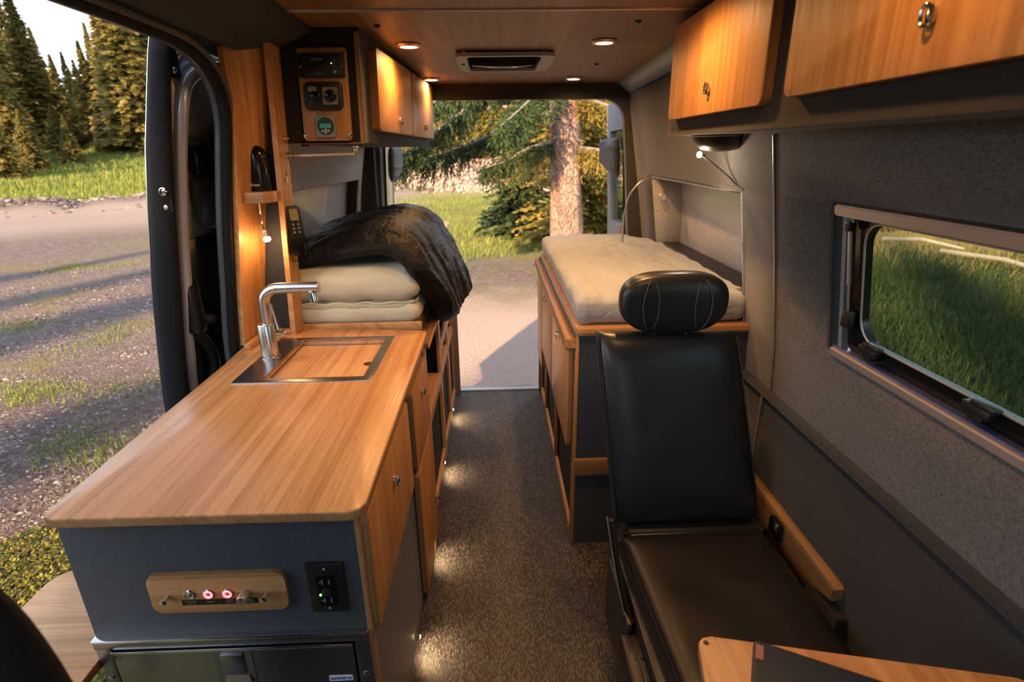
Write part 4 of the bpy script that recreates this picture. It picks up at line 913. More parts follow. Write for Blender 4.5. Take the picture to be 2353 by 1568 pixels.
# front passenger seat shoulder near the side door
fs = thing('cab_seat', 'dark cloth cab seat whose rounded shoulder shows beside the flip-up shelf', 'seat', (-.67, .38, 0))
def fmid(u, v): return V((-.67+.228*(2*u-1)*(1-.07*v**8), .40+.05*(1-v), .36+.90*v-.07*(abs(2*u-1)**5)*v))
bm = BM(); pillow(bm, fmid, lambda u, v: V((0, -1, .05)).normalized(), .055, 22, 26, 4.0, None, .055); obj('backrest', bm, 'rubber', fs, smooth=70)
bm = BM(); pillow(bm, lambda u, v: V((-.89+.44*u, .36-.50*v, .40)), lambda u, v: V(Z3), .06, 18, 18, 6.0); obj('seat_cushion', bm, 'rubber', fs, smooth=70)
bm = box(BM(), -.84, -.50, -.10, .28, 0, .36, .02); obj('pedestal', bm, 'blackp', fs)
# ================================================================== ceiling fittings
LIGHTS = [(-.315, 2.33), (-.322, 3.17), (.427, 2.29), (.437, 3.19), (-.31, 1.62), (.42, 1.62), (-.31, .78), (.42, .78)]
LN_ = ['beside the left overhead cabinet', 'nearest the rear header on the kitchen side', 'nearest the right overhead cabinet', 'above the flat mattress', 'over the worktop', 'over the black seat', 'above the end of the worktop', 'above the bamboo table']
for (x, y), s in zip(LIGHTS, LN_):
    z = zc(y)+.0002
    t = thing('downlight', 'round lit ceiling downlight with a copper ring '+s, 'light', (x, y, z), 'ceiling downlights')
    bm = BM(); lathe(bm, [(.048, 0), (.049, -.003), (.044, -.009), (.033, -.010), (.032, -.004)], (x, y, z), Z3, 28); obj('ring', bm, plain('copper_ring_%d' % len(bpy.data.materials), (.55, .36, .27), .35, .8), t)
    bm = BM(); lathe(bm, [(.032, -.003), (.032, -.0085), (.016, -.0095), (.001, -.0098)], (x, y, z), Z3, 24); obj('lens', bm, 'lamp', t)
    lamp_in('downlight_lamp', 'SPOT', (x, y, z-.014), 18. if y > 1.7 else ((11. if x < 0 else 24.) if y > 1 else (3. if x < 0 else 9.)), t, size=.025, spot=168, aim=(0, 0, -1), blend=1.0)
fx0, fx1, fy0, fy1 = -.148, .262, 2.44, 2.92
fv = thing('roof_vent', 'rectangular grey roof vent frame with a dark opening in the ceiling', 'vent', (.057, 2.68, zc(2.68)))
zz = zc(2.68)-.004
bm = BM(); plate(bm, (0, 0, zz-.012), X3, Y3, rrect(fx0, fx1, fy0, fy1, .05, 6), .014, holes=[rrect(fx0+.045, fx1-.055, fy0+.03, fy1-.03, .03, 5)]); obj('frame', bm, 'greyp', fv)
bm = BM(); box(bm, fx0+.04, fx1-.05, fy0+.02, fy1-.02, zz+.070, zz+.075); box(bm, fx0+.04, fx0+.045, fy0+.02, fy1-.02, zz, zz+.07); box(bm, fx1-.055, fx1-.05, fy0+.02, fy1-.02, zz, zz+.07); box(bm, fx0+.04, fx1-.05, fy1-.025, fy1-.02, zz, zz+.07); box(bm, fx0+.04, fx1-.05, fy0+.02, fy0+.025, zz, zz+.07); obj('well', bm, 'blackp', fv)
bm = BM(); tube(bm, smooth_path([(fx0+.05, 2.86, zz+.012), (.0, 2.80, zz-.004), (.057, 2.79, zz-.006), (.12, 2.80, zz-.004), (fx1-.06, 2.86, zz+.012)], 6), .005, 8); obj('crank_bail', bm, 'alu', fv)
bm = BM(); lathe(bm, [(.010, 0), (.008, -.004)], (fx0+.022, 2.66, zz-.012), Z3, 14); obj('knob', bm, 'blackp', fv)
for (x, y), s in zip(((-.372, 2.03), (.482, 2.0), (-.388, 2.84), (.487, 2.78), (.495, 3.33)), ('left of the vent near the worktop', 'near the right overhead cabinet', 'between the two left downlights', 'between the two right downlights', 'by the rear header')):
    bm = BM(); lathe(bm, [(.011, 0), (.011, -.004), (.007, -.008), (.004, -.009)], (x, y, zc(y)+.0005), Z3, 12)
    tag(obj('ceiling_snap', bm, 'blackp'), 'tiny black snap stud in the ceiling '+s, 'stud', 'ceiling snap studs')

# ================================================================== sliding door, pushed back along the body
sd = thing('sliding_door', 'open grey sliding van door standing outside behind the side opening', 'van door', (-1.05, 2.2, -.2))
SO = [(-.25, -1.19), (.2, -1.195), (.741, -1.171), (1.104, -1.124), (1.424, -1.066), (1.5815, -1.035), (1.832, -.969), (1.906, -.947), (1.95, -.93)]
SI = [(-.25, -1.115), (.2, -1.11), (.855, -1.073), (1.12, -1.035), (1.422, -.990), (1.635, -.953), (1.80, -.92), (1.90, -.895), (1.95, -.885)]
so = lambda z: lerp(SO, z); si = lambda z: lerp(SI, z)
zl = [-.25+2.17*k/26 for k in range(27)]
bm = BM(); grid(bm, lambda u, v: V((so(-.25+2.17*v), 1.752+1.25*u, -.25+2.17*v)), 6, 26); thick(obj('outer_skin', bm, 'paint', sd), .006, 0)
bm = BM(); grid(bm, lambda u, v: V((so(-.25+2.17*v)+(si(-.25+2.17*v)-so(-.25+2.17*v))*u, 1.75+.012*math.sin(u*3.14)*-1, -.25+2.17*v)), 4, 26); thick(obj('leading_edge', bm, 'rubber', sd), .008, -1)
bm = BM(); tube(bm, [(so(z)-.002, 1.748, z) for z in zl], .006, 6); obj('edge_bead', bm, 'chrome', sd)
# inner frame: rounded silver stile, arched at the top around the window recess
sx = lambda z: lerp([(-.25, -1.13), (.3, -1.12), (.838, -1.090), (1.091, -1.047), (1.295, -1.017), (1.511, -.978), (1.697, -.938)], z)
stile = [(sx(z), 1.79, z) for z in (-.2, .3, .7, .9, 1.1, 1.3, 1.5, 1.62)]+[(-.936, 1.795, 1.70), (-.927, 1.825, 1.765), (-.918, 1.885, 1.805), (-.908, 1.97, 1.83), (-.903, 2.2, 1.84)]
bm = BM(); tube(bm, smooth_path(stile, 5), .021, 14, flat=1.15); obj('inner_stile', bm, 'paint', sd)
bm = BM(); tube(bm, smooth_path([(sx(z)-.020, 1.772, z) for z in (-.2, .3, .7, .9, 1.1, 1.3, 1.5, 1.65, 1.80, 1.90)], 4), .013, 8); obj('outer_stile', bm, plain('brown_grey_paint', (.16, .145, .145), .35, .4), sd)
bm = BM(); grid(bm, lambda u, v: V((sx(1.62+.30*v)-.012+.012*v, 1.765+.55*u, 1.62+.30*v)), 6, 6); thick(obj('top_panel', bm, 'paint', sd), .006, 0)
bm = BM(); tube(bm, smooth_path([(-.957, 1.80, 1.80), (-.945, 1.84, 1.85), (-.935, 1.93, 1.875), (-.93, 2.2, 1.88)], 5), .012, 8); obj('pressed_rib', bm, 'paint', sd)
bm = BM(); grid(bm, lambda u, v: V((si(-.25+1.95*v)-.022, 1.80+1.15*u, -.25+1.95*v)), 6, 24); thick(obj('inner_panel', bm, plain('slate_door_paint', (.22, .25, .30), .4, .2), sd), .008, 0)
arch2 = [(si(z)+.004, 2.03, z) for z in (1.3, 1.4, 1.5)]+[(si(1.58)+.004, 2.04, 1.58), (si(1.65)+.004, 2.08, 1.65), (si(1.69)+.004, 2.16, 1.69), (si(1.70)+.004, 2.3, 1.70)]
bm = BM(); tube(bm, smooth_path(arch2, 5), .034, 10); obj('felt_roll', bm, 'dark_felt', sd)
bm = BM(); grid(bm, lambda u, v: V((si(1.30-1.5*v)-.010, 1.83+1.0*u, 1.30-1.5*v)), 4, 12); thick(obj('dark_liner', bm, 'blackp', sd), .006, 0)
# top hinge plate
bm = BM(); plate(bm, (-.935, 0, 0), Y3, Z3, rrect(1.768, 1.818, 1.78, 1.90, .01, 3), .006); hp = obj('guide_plate', bm, 'rubber', sd)
for y, z in ((1.785, 1.880), (1.785, 1.800), (1.808, 1.87)): bm = BM(); lathe(bm, [(.010, 0), (.008, .005), (.003, .006)], (-.929, y, z), X3, 12); obj('bolt', bm, 'alu', hp)
# latch plate and bolts on the leading edge
def edge_pt(z, f=.5): return V((so(z)+(si(z)-so(z))*f, 1.741, z))
p = edge_pt(1.46, .62); bm = BM(); plate(bm, (p.x, 1.743, 1.46), X3, Z3, rrect(-.022, .022, -.06, .055, .01, 3), .006); lt = obj('latch_plate', bm, 'rubber', sd)
for dz in (.042, -.045): bm = BM(); lathe(bm, [(.009, 0), (.008, .004), (.003, .005)], (p.x, 1.737, 1.46+dz), (0, -1, 0), 12); obj('bolt', bm, 'alu', lt)
bm = BM(); lathe(bm, [(.013, 0), (.013, .006), (.009, .008), (.009, .004), (.004, .006)], (p.x+.004, 1.737, 1.462), (0, -1, 0), 16); obj('striker', bm, 'chrome', lt)
for z in (1.76, 1.62, 1.29, 1.17, 1.04, .92, .70):
    q = edge_pt(z, .62); bm = BM(); lathe(bm, [(.008, 0), (.007, .003), (.002, .004)], q, (0, -1, 0), 12); obj('grommet', bm, 'blackg', sd)
# pull handle, cloth strap and latch handle on the inner side
bm = BM(); z = 1.55; box(bm, si(z)-.02, si(z)+.020, 1.855, 2.02, z-.045, z+.045, .012); obj('pull_pocket', bm, 'blackg', sd)
bm = BM(); soft_box(bm, si(1.42)-.02, si(1.42)+.030, 1.862, 1.98, 1.33, 1.495, .03, (6, 8, 12), 14, .014, 4.); obj('cloth_pouch', bm, 'bagd', sd, smooth=60)
bm = BM(); box(bm, -1.072, -1.012, 1.772, 1.835, .985, 1.165, .014); obj('handle_housing', bm, 'blackp', sd)
bm = BM(); lathe(bm, [(.006, 0), (.016, .01), (.019, .03), (.010, .042)], (-1.018, 1.815, 1.035), (.7, .3, -.2), 14); obj('handle_knob', bm, 'rubber', sd)
bm = BM(); tube(bm, smooth_path([(-1.045, 1.80, .99), (-1.035, 1.84, .93), (-1.04, 1.87, .84), (-1.08, 1.85, .74)], 6), .020, 10); obj('grab_handle', bm, 'blackp', sd)

# ================================================================== rear doors, swung open
def rear_door(side, lab):
    hx = -.70 if side < 0 else .838; fx = -.775 if side < 0 else .88
    t = thing('rear_door', lab, 'van door', (hx, 3.5, -.1))
    d = V((fx-hx, .74, 0)); L_ = d.length; d.normalize(); n_ = V((-d.y, d.x, 0)) if side > 0 else V((d.y, -d.x, 0))   # n_ points into the doorway
    O = V((hx, 3.485, 0)); lean = lambda z: -.055*side*max(0, z-1.0)
    def pt(s, z, o=0.): return O+d*(s*L_)+n_*o+V((lean(z), 0, z))
    def slab(s0, s1, z0, z1, o0, o1):
        b_ = BM(); zsub = 6
        rings = []
        for k in range(zsub+1):
            z = z0+(z1-z0)*k/zsub; rings.append([pt(s0, z, o0), pt(s1, z, o0), pt(s1, z, o1), pt(s0, z, o1)])
        vv = [[b_.verts.new(p_) for p_ in r] for r in rings]
        for a, c in zip(vv, vv[1:]):
            for i in range(4): b_.faces.new((a[i], a[(i+1) % 4], c[(i+1) % 4], c[i]))
        b_.faces.new(vv[0][::-1]); b_.faces.new(vv[-1]); return b_
    obj('lower_panel', slab(0, 1, -.1, 1.06, -.05, .0), 'doorgrey', t)
    obj('hinge_stile', slab(0, .10, 1.06, 1.86, -.05, 0), 'doorgrey', t); obj('free_stile', slab(.86, 1, 1.06, 1.86, -.05, 0), 'doorgrey', t); obj('top_rail', slab(.1, .86, 1.68, 1.86, -.05, 0), 'doorgrey', t)
    obj('pane', slab(.10, .86, 1.06, 1.68, -.03, -.025), 'glass', t)
    obj('edge_strip', slab(.985, 1.0, -.1, 1.86, 0, .006), 'whitep', t)
    b_ = BM(); tube(b_, [pt(.02, z, .006) for z in (.0, .5, 1., 1.4, 1.8)], .008, 6); obj('seal', b_, 'rubber', t)
    return t, pt
tL, pL = rear_door(-1, 'pale grey rear van door swung open on the kitchen side')
tR, pR = rear_door(1, 'pale grey rear van door swung open beside the flat mattress')
for tt, pp, nm in ((tR, pR, 'r'),):
    bm = BM(); box(bm, .80, .845, 3.50, 3.62, .96, 1.10, .006); obj('corner_block', bm, 'doorgrey', tt)
def bagobj(pp, side, mat, lab, s0, s1, z0, z1):
    bm = BM()
    def mid(u, v): return pp(s0+(s1-s0)*u, z0+(z1-z0)*v-.05*(u if side < 0 else u)*(1-v)*-1 if False else z0+(z1-z0)*v+.07*u*(1-v), .045)
    n0 = (pp(.5, 1.4, 1)-pp(.5, 1.4, 0))
    pillow(bm, mid, lambda u, v: n0, .042, 18, 24, 5.0, lambda u, v: .010*noise.noise(V((u*3, v*9, side)))+.006*noise.noise(V((u*14, v*5, 2.))), .03)
    return tag(obj('window_cover', bm, mat, smooth=70), lab, 'bag')
bagobj(pL, -1, 'bag', 'grey quilted window cover rolled on the kitchen-side rear door', .02, .95, 1.385, 1.60)
bagobj(pR, 1, 'bagd', 'navy quilted window cover rolled on the rear door by the mattress', .02, .95, 1.39, 1.63)
# ================================================================== outdoors
rnd = random.Random(7)
def sstep(a, b, t): t = max(0., min(1., (t-a)/(b-a))); return t*t*(3-2*t)
def gz(x, y):
    d = math.hypot(x, y); z = -.65
    z += 2.7*sstep(30, 66, d)+5.5*sstep(60, 150, d)
    z += (.10*noise.noise(V((x*.25, y*.25, 0)))+.035*noise.noise(V((x*1.1, y*1.1, 3))))*sstep(3, 9, d)
    if x < -4: z += .55*math.exp(-((d-31.5)/1.4)**2)*(.7+.6*noise.noise(V((x*.8, y*.8, 8))))
    return z
def ground_mat():
    g = G('ground_soil'); sep = g.n('SeparateXYZ'); g.t.links.new(g.n('NewGeometry').outputs['Position'], sep.inputs[0]); x, y = sep.outputs[0], sep.outputs[1]
    d = g.math('SQRT', g.math('ADD', g.math('MULTIPLY', x, x), g.math('MULTIPLY', y, y)))
    W1 = lambda s, det=4: g.noise(g.obj((s, s, s), world=True), 1.0, det)
    nb, nm, nf, nff = W1(.22), W1(.9), W1(6), W1(34, 3)
    dj = g.math('ADD', d, g.math('MULTIPLY', g.math('SUBTRACT', nm, .5), 3.0))
    chips = g.vor(g.obj((26, 26, 26), world=True), 1.0, 'F1', 'Color'); csep = g.n('SeparateColor'); g.t.links.new(chips, csep.inputs[0])
    gravel = g.mix(csep.outputs[0], (.045, .032, .030), (.17, .125, .115)); gravel = g.mix(g.rng(nf, .35, .7), gravel, (.085, .058, .05))
    dirt = g.mix(g.rng(nff, .3, .7), (.065, .05, .048), (.24, .20, .195)); dirt = g.mix(g.math('MULTIPLY', g.rng(nf, .4, .65), .6), dirt, (.10, .075, .07)); dirt = g.mix(g.math('MULTIPLY', g.rng(nb, .45, .62), .45), dirt, (.13, .14, .06))
    grass = g.mix(nff, (.10, .14, .03), (.27, .28, .075)); grass = g.mix(g.rng(nm, .35, .7), grass, (.16, .13, .05))
    dry = g.mix(nff, (.30, .21, .17), (.52, .40, .34))
    moss = g.mix(nff, (.10, .075, .05), (.25, .21, .045))
    c = g.mix(g.rng(d, 4.5, 9.0), gravel, dirt)
    patch = g.math('MULTIPLY', g.rng(nm, .55, .68), g.rng(d, 4.0, 7.0)); c = g.mix(g.math('MULTIPLY', patch, .8), c, grass)
    c = g.mix(g.math('SUBTRACT', 1.0, g.rng(dj, 3.0, 4.6)), c, moss)
    left_grass = g.rng(dj, 33.0, 36.0); road = g.math('MULTIPLY', g.rng(d, 19, 24), g.math('SUBTRACT', 1.0, g.rng(d, 29.5, 31)))
    c = g.mix(road, c, (.26, .215, .20)); c = g.mix(left_grass, c, grass)
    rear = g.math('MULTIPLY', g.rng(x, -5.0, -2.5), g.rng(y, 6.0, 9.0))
    rgr = g.math('MULTIPLY', rear, g.rng(dj, 10.5, 13.0)); cr = g.mix(rgr, c, grass)
    cr = g.mix(g.math('MULTIPLY', rear, g.rng(dj, 27, 33)), cr, dry); cr = g.mix(g.math('MULTIPLY', rear, g.rng(dj, 52, 60)), cr, grass)
    sun_patch = g.math('MULTIPLY', g.rng(x, -3.0, -1.5), g.math('MULTIPLY', g.rng(y, 3.6, 4.4), g.math('SUBTRACT', 1.0, g.rng(dj, 7.2, 9.6)))); cr = g.mix(g.math('MULTIPLY', sun_patch, .85), cr, g.mix(nff, (.30, .22, .185), (.52, .41, .36)))  # dirt lightened to paint in the sunlit patch behind the van
    right = g.rng(x, 2.2, 3.6); field = g.mix(g.rng(nm, .45, .7), g.mix(nff, (.03, .045, .018), (.08, .095, .035)), (.12, .10, .05)); field = g.mix(g.rng(dj, 11.5, 14.0), field, g.mix(nm, (.55, .36, .16), (.28, .24, .08)))  # field colour carries painted shade nearby and golden sunlight beyond
    cr = g.mix(right, cr, field)
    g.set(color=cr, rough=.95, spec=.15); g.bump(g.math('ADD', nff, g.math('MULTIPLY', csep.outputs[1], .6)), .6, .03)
    return g.m
bm = BM(); rings = []; NA = 168; rr = [0.]+[1.2*(1.075**k) for k in range(70)]
rr = [r for r in rr if r < 190]
c0 = bm.verts.new((0, 0, -.65))
for r in rr[1:]: rings.append([bm.verts.new((r*math.sin(2*math.pi*k/NA), r*math.cos(2*math.pi*k/NA), gz(r*math.sin(2*math.pi*k/NA), r*math.cos(2*math.pi*k/NA)))) for k in range(NA)])
for k in range(NA): bm.faces.new((c0, rings[0][(k+1) % NA], rings[0][k]))
for a, b in zip(rings, rings[1:]):
    for k in range(NA): bm.faces.new((a[k], a[(k+1) % NA], b[(k+1) % NA], b[k]))
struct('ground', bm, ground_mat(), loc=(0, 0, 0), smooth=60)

def leafy(name, c1, c2, c3, tr=.35, sc=.8):
    g = G(name); oi = g.n('ObjectInfo'); n = g.noise(g.obj((sc, sc, sc), world=True), 1.0, 3); ge = g.n('NewGeometry')
    f = g.math('ADD', g.math('MULTIPLY', n, .6), g.math('MULTIPLY', ge.outputs['Random Per Island'], .4))
    col = g.ramp(f, [(.25, c1), (.55, c2), (.8, c3)]); col = g.mix(g.math('MULTIPLY', oi.outputs['Random'], .45), col, c2)
    g.set(color=col, rough=.6, spec=.25)
    tl = g.n('BsdfTranslucent'); g.put(tl.inputs['Color'], col); mx = g.n('MixShader'); mx.inputs[0].default_value = tr
    g.t.links.new(g.b.outputs[0], mx.inputs[1]); g.t.links.new(tl.outputs[0], mx.inputs[2]); g.t.links.new(mx.outputs[0], g.out.inputs['Surface'])
    return g.m
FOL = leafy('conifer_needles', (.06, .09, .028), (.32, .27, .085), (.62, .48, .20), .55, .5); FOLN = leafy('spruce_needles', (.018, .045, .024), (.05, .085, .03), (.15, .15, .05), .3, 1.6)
FOLG = leafy('sun_tinted_spruce_needles', (.08, .10, .02), (.30, .24, .06), (.52, .38, .12), .45, 1.6)  # lit copy of the spruce needles, golden sunlight put into the colour
GRSD = leafy('shade_tinted_grass_blades', (.02, .045, .02), (.06, .095, .03), (.20, .19, .07), .3, .4)  # darker copy of the grass blades, shade painted into the colour
GRS = leafy('grass_blades', (.08, .15, .025), (.22, .27, .06), (.42, .38, .13), .4, .5); MOSS = leafy('yellow_ground_cover', (.05, .075, .018), (.20, .19, .03), (.42, .30, .06), .3, 5.)
def bark_mat():
    g = G('spruce_bark'); v = g.obj((1, 1, .35)); vo = g.vor(v, 26, 'DISTANCE_TO_EDGE'); n = g.noise(v, 6, 5); n2 = g.noise(g.obj((1.5, 1.5, .8)), 1.5, 2)
    col = g.ramp(n, [(.25, (.11, .065, .05)), (.5, (.30, .20, .165)), (.75, (.50, .38, .32))]); col = g.mix(g.rng(n2, .5, .7), col, (.22, .11, .07)); col = g.mix(g.rng(vo, .0, .06), (.06, .04, .035), col)
    g.set(color=col, rough=.9, spec=.2); g.bump(g.math('ADD', g.rng(vo, 0, .12), n), .8, .02); return g.m
BARK = bark_mat(); GBARK = plain('grey_branch_bark', (.16, .145, .14), .9)

def mesh_from(name, verts, faces, mats, midx=None, smooth=True):
    me = bpy.data.meshes.new(name); me.from_pydata(verts, [], faces)
    for m in mats: me.materials.append(m)
    if smooth: me.shade_smooth()
    return me
def clump(vs_, fs_, p, d, up, l, w):
    """one needle clump: two crossed leaf-shaped blades"""
    s = d.cross(up)
    if s.length < 1e-6: return
    s.normalize(); i = len(vs_); n = d.cross(s)
    vs_ += [p, p+d*l*.45+s*w, p+d*l, p+d*l*.5-s*w+n*w*.5]; fs_.append((i, i+1, i+2, i+3))
def conifer(seed, h, r, nb, nc, cs, base=.06):
    rd = random.Random(seed); vs_, fs_ = [], []
    for b in range(nb):
        t = (b+.5)/nb; t = 1-(1-t)**1.25 if True else t
        z = h*(base+(1-base)*t); L = r*((1-t)**1.0)*rd.uniform(.62, 1.15)+.03; az = rd.uniform(0, 6.283); droop = rd.uniform(.15, .5)*(1-.5*t)
        hd = V((math.cos(az), math.sin(az), 0)); side = V((-hd.y, hd.x, 0))
        for c in range(nc):
            q = (c+rd.random())/nc; q = q**.75; p = hd*(L*q)+V((0, 0, z-droop*L*q*q+.10*L*q))+side*rd.uniform(-.28, .28)*L*(1.05-q)
            d = (hd*.8+side*rd.uniform(-.9, .9)+V((0, 0, rd.uniform(-.75, .15)))).normalized()
            up = V((rd.uniform(-.5, .5), rd.uniform(-.5, .5), 1)).normalized(); l = cs*rd.uniform(.6, 1.3)*(.30+.85*(1-t)); clump(vs_, fs_, p, d, up, l, l*.30)
    return vs_, fs_
def trunk_mesh(name, h, r, seg=10, mat=None):
    bm_ = BM(); tube(bm_, [(0, 0, -.5), (0, 0, h*.2), (.02, 0, h*.5), (0, .02, h*.97)], [r*1.15, r*.85, r*.5, .03], seg); me = bpy.data.meshes.new(name); bm_.to_mesh(me); bm_.free(); me.materials.append(mat or GBARK); me.shade_smooth(); return me
KINDS = []
for i, (h, r, nb, nc, cs) in enumerate(((14, 2.6, 640, 24, .56), (12, 2.25, 580, 24, .54), (15.5, 2.3, 640, 24, .56), (9, 2.4, 460, 24, .5))):
    vs_, fs_ = conifer(20+i, h, r, nb, nc, cs); KINDS.append((mesh_from('conifer_crown', vs_, fs_, [FOL], smooth=False), trunk_mesh('conifer_trunk', h, .17), h))
def plant(kind, x, y, s, lab, grp, name='conifer', rz=None):
    crown, trunk, h = KINDS[kind]
    t = thing(name, lab, 'tree', (x, y, gz(x, y)-.1), grp); t.scale = (s, s, s*rnd.uniform(.92, 1.1)); t.rotation_euler[2] = rz if rz is not None else rnd.uniform(0, 6.28)
    for nm, me in (('crown', crown), ('trunk', trunk)):
        o = bpy.data.objects.new(nm, me); COL.objects.link(o); o.parent = t
    return t
LLS = ('broad golden-lit conifer in the forest edge across the meadow', 'short full golden conifer in the forest edge across the meadow', 'tall narrow golden conifer in the forest edge across the meadow', 'low bushy conifer tucked into the forest edge')
def polar(ratio, d): k = d/math.hypot(ratio, 1); return ratio*k, k
for ratio, d, kind, s in ((-.86, 52, 0, 1.05), (-.835, 60, 2, 1.12), (-.80, 68, 1, 1.05), (-.775, 82, 2, 1.0), (-.755, 62, 0, .88), (-.735, 74, 2, .98), (-.715, 66, 1, .86), (-.695, 84, 2, .86), (-.68, 70, 1, .84), (-.665, 62, 0, .80), (-.648, 76, 2, .92), (-.63, 58, 0, .98), (-.612, 66, 2, .98), (-.595, 56, 0, 1.1), (-.58, 60, 2, 1.05), (-.56, 58, 1, 1.1), (-.54, 64, 2, 1.0), (-.50, 70, 0, 1.0), (-.465, 62, 1, 1.1), (-.43, 72, 2, 1.0), (-.395, 64, 0, 1.0), (-.36, 74, 1, 1.1), (-.325, 66, 2, .95), (-.29, 72, 0, 1.0), (-.25, 64, 1, 1.0), (-.21, 70, 2, 1.0),
                          (-.82, 92, 1, 1.0), (-.74, 95, 0, .9), (-.66, 98, 1, .9), (-.60, 90, 2, 1.0), (-.69, 92, 3, 1.1), (-.63, 88, 3, 1.2)):
    plant(kind, *polar(ratio, d), s*(.76 if -.755 < ratio < -.615 else 1.05), LLS[kind], 'forest edge conifers')
LD = 'low dark conifer standing in front of the forest edge'
for ratio, d, s in ((-.845, 44, .55), (-.815, 49, .62), (-.79, 47, .42), (-.735, 55, .46), (-.72, 50, .36), (-.66, 57, .42)):
    plant(3, *polar(ratio, d), s, LD, 'low conifers before the forest')
LB = 'sunlit conifer far behind the rear doorway'
for x, y, kind, s in ((-7.5, 46, 0, .85), (-5.2, 52, 2, .9), (-3.2, 60, 1, 1.0), (-1.2, 50, 0, .62), (1.0, 62, 2, 1.0), (2.6, 48, 1, .9), (4.6, 44, 0, 1.0), (6.4, 50, 2, 1.0), (8.4, 46, 1, 1.0), (10.6, 42, 0, 1.0), (-9.5, 58, 2, 1.0), (-.2, 72, 0, 1.1), (3.4, 70, 2, 1.1), (-6, 72, 0, 1.1)):
    plant(kind, x, y, s, LB, 'conifers behind the rear doorway')
LW = 'scattered conifer on the sunlit slope outside the window'
for x, y, kind, s in ((12.2, 13.4, 0, .16), (14.5, 13.2, 2, .22), (10.6, 14.6, 3, .2), (15.5, 17.5, 1, .26), (11.6, 10.4, 3, .11), (17.5, 14.5, 0, .26)): plant(kind, x, y, s, LW, 'conifers outside the window')
LS = 'tall conifer outside the picture whose shadow falls over the van'
for x, y, kind, s in ((-8.7, -19.6, 0, 1.0), (-11.0, -20.0, 0, 1.12), (-7.5, -22, 2, 1.04), (-14.7, -18.4, 0, .92), (-19.6, -15.4, 2, .9), (-4.5, -23.5, 0, .97), (-12.5, -25.5, 2, .9), (-1.0, -24, 1, 1.06), (-17.5, -16.2, 0, .95), (-21.5, -13.5, 2, .85), (2.5, -26, 0, .97)): plant(kind, x, y, s, LS, 'shade trees')

# ------------------------------------------------------------------ the big spruce behind the rear doors
TX, TY = 1.16, 9.2
sp_ = thing('spruce_tree', 'big spruce with a sunlit scaly trunk and drooping branches behind the rear doorway', 'tree', (TX, TY, -.75))
bm = BM()
def tk(u, v):
    z = -.9+9.5*v; r = .285*(1-.55*v)+.16*math.exp(-v*22); a = 2*math.pi*u
    r *= 1+.05*noise.noise(V((math.cos(a)*2, math.sin(a)*2, z*1.3)))+.03*noise.noise(V((math.cos(a)*7, math.sin(a)*7, z*4)))
    return V((TX-.035*z+.05+r*math.cos(a), TY+r*math.sin(a), z))
grid(bm, tk, 36, 70, True); obj('trunk', bm, BARK, sp_, smooth=80)
rd = random.Random(5)
def limb(pts, r0, nt, dens, mat_f, hang=.30, cs=.075):
    sp = smooth_path(pts, 8); bm_ = BM(); n_ = len(sp)
    tube(bm_, sp, [r0*(1-.8*k/(n_-1))+.004 for k in range(n_)], 7); br = obj('branch', bm_, GBARK, sp_, smooth=60)
    vs_, fs_ = [], []
    for k in range(nt):
        f = .12+.88*rd.random(); i = min(int(f*(n_-1)), n_-2); p = sp[i].lerp(sp[i+1], f*(n_-1)-i); ax = (sp[i+1]-sp[i]).normalized()
        sd_ = ax.cross(V(Z3)).normalized()*rd.choice((-1, 1)); L = hang*rd.uniform(.5, 1.5)*(.6+.6*math.sin(f*3))
        dd = (sd_*rd.uniform(.1, .9)+ax*rd.uniform(-.1, .8)+V((0, 0, rd.uniform(-1.2, .1)))).normalized()
        for c in range(dens*2):
            q = c/(2*dens); pp = p+dd*(L*q)+V((0, 0, -.25*L*q*q)); d2 = (dd+V((rd.uniform(-.9, .9), rd.uniform(-.9, .9), rd.uniform(-.8, .5)))).normalized()
            clump(vs_, fs_, pp, d2, V((rd.uniform(-1, 1), rd.uniform(-1, 1), rd.uniform(-1, 1))).normalized(), cs*rd.uniform(.7, 1.4), cs*.11)
    off = wloc(sp_); me = mesh_from('needles', [v-off for v in vs_], fs_, [mat_f], smooth=False); o = bpy.data.objects.new('needles', me); COL.objects.link(o); o.parent = br
TRK = lambda z: V((TX-.035*z+.05, TY, z))
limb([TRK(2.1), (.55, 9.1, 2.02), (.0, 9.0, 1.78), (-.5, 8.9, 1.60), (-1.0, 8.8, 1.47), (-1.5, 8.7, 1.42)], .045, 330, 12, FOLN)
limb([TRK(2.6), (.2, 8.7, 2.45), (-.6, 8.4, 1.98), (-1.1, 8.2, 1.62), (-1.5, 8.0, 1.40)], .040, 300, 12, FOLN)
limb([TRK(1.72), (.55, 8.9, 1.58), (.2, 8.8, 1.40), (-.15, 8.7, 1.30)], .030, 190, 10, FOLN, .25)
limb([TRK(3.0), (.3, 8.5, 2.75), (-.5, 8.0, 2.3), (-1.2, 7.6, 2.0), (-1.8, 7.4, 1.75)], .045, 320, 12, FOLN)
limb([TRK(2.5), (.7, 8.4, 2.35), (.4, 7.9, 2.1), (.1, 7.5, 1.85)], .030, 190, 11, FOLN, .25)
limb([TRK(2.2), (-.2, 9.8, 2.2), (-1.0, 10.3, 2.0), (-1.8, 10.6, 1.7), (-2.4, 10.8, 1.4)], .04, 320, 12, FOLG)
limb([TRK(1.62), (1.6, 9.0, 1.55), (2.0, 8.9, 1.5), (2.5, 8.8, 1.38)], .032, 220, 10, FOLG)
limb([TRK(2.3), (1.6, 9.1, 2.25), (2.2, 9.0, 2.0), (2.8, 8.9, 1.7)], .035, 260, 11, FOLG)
limb([TRK(2.9), (1.7, 9.4, 2.8), (2.4, 9.6, 2.5), (3.0, 9.7, 2.2)], .035, 260, 11, FOLG)
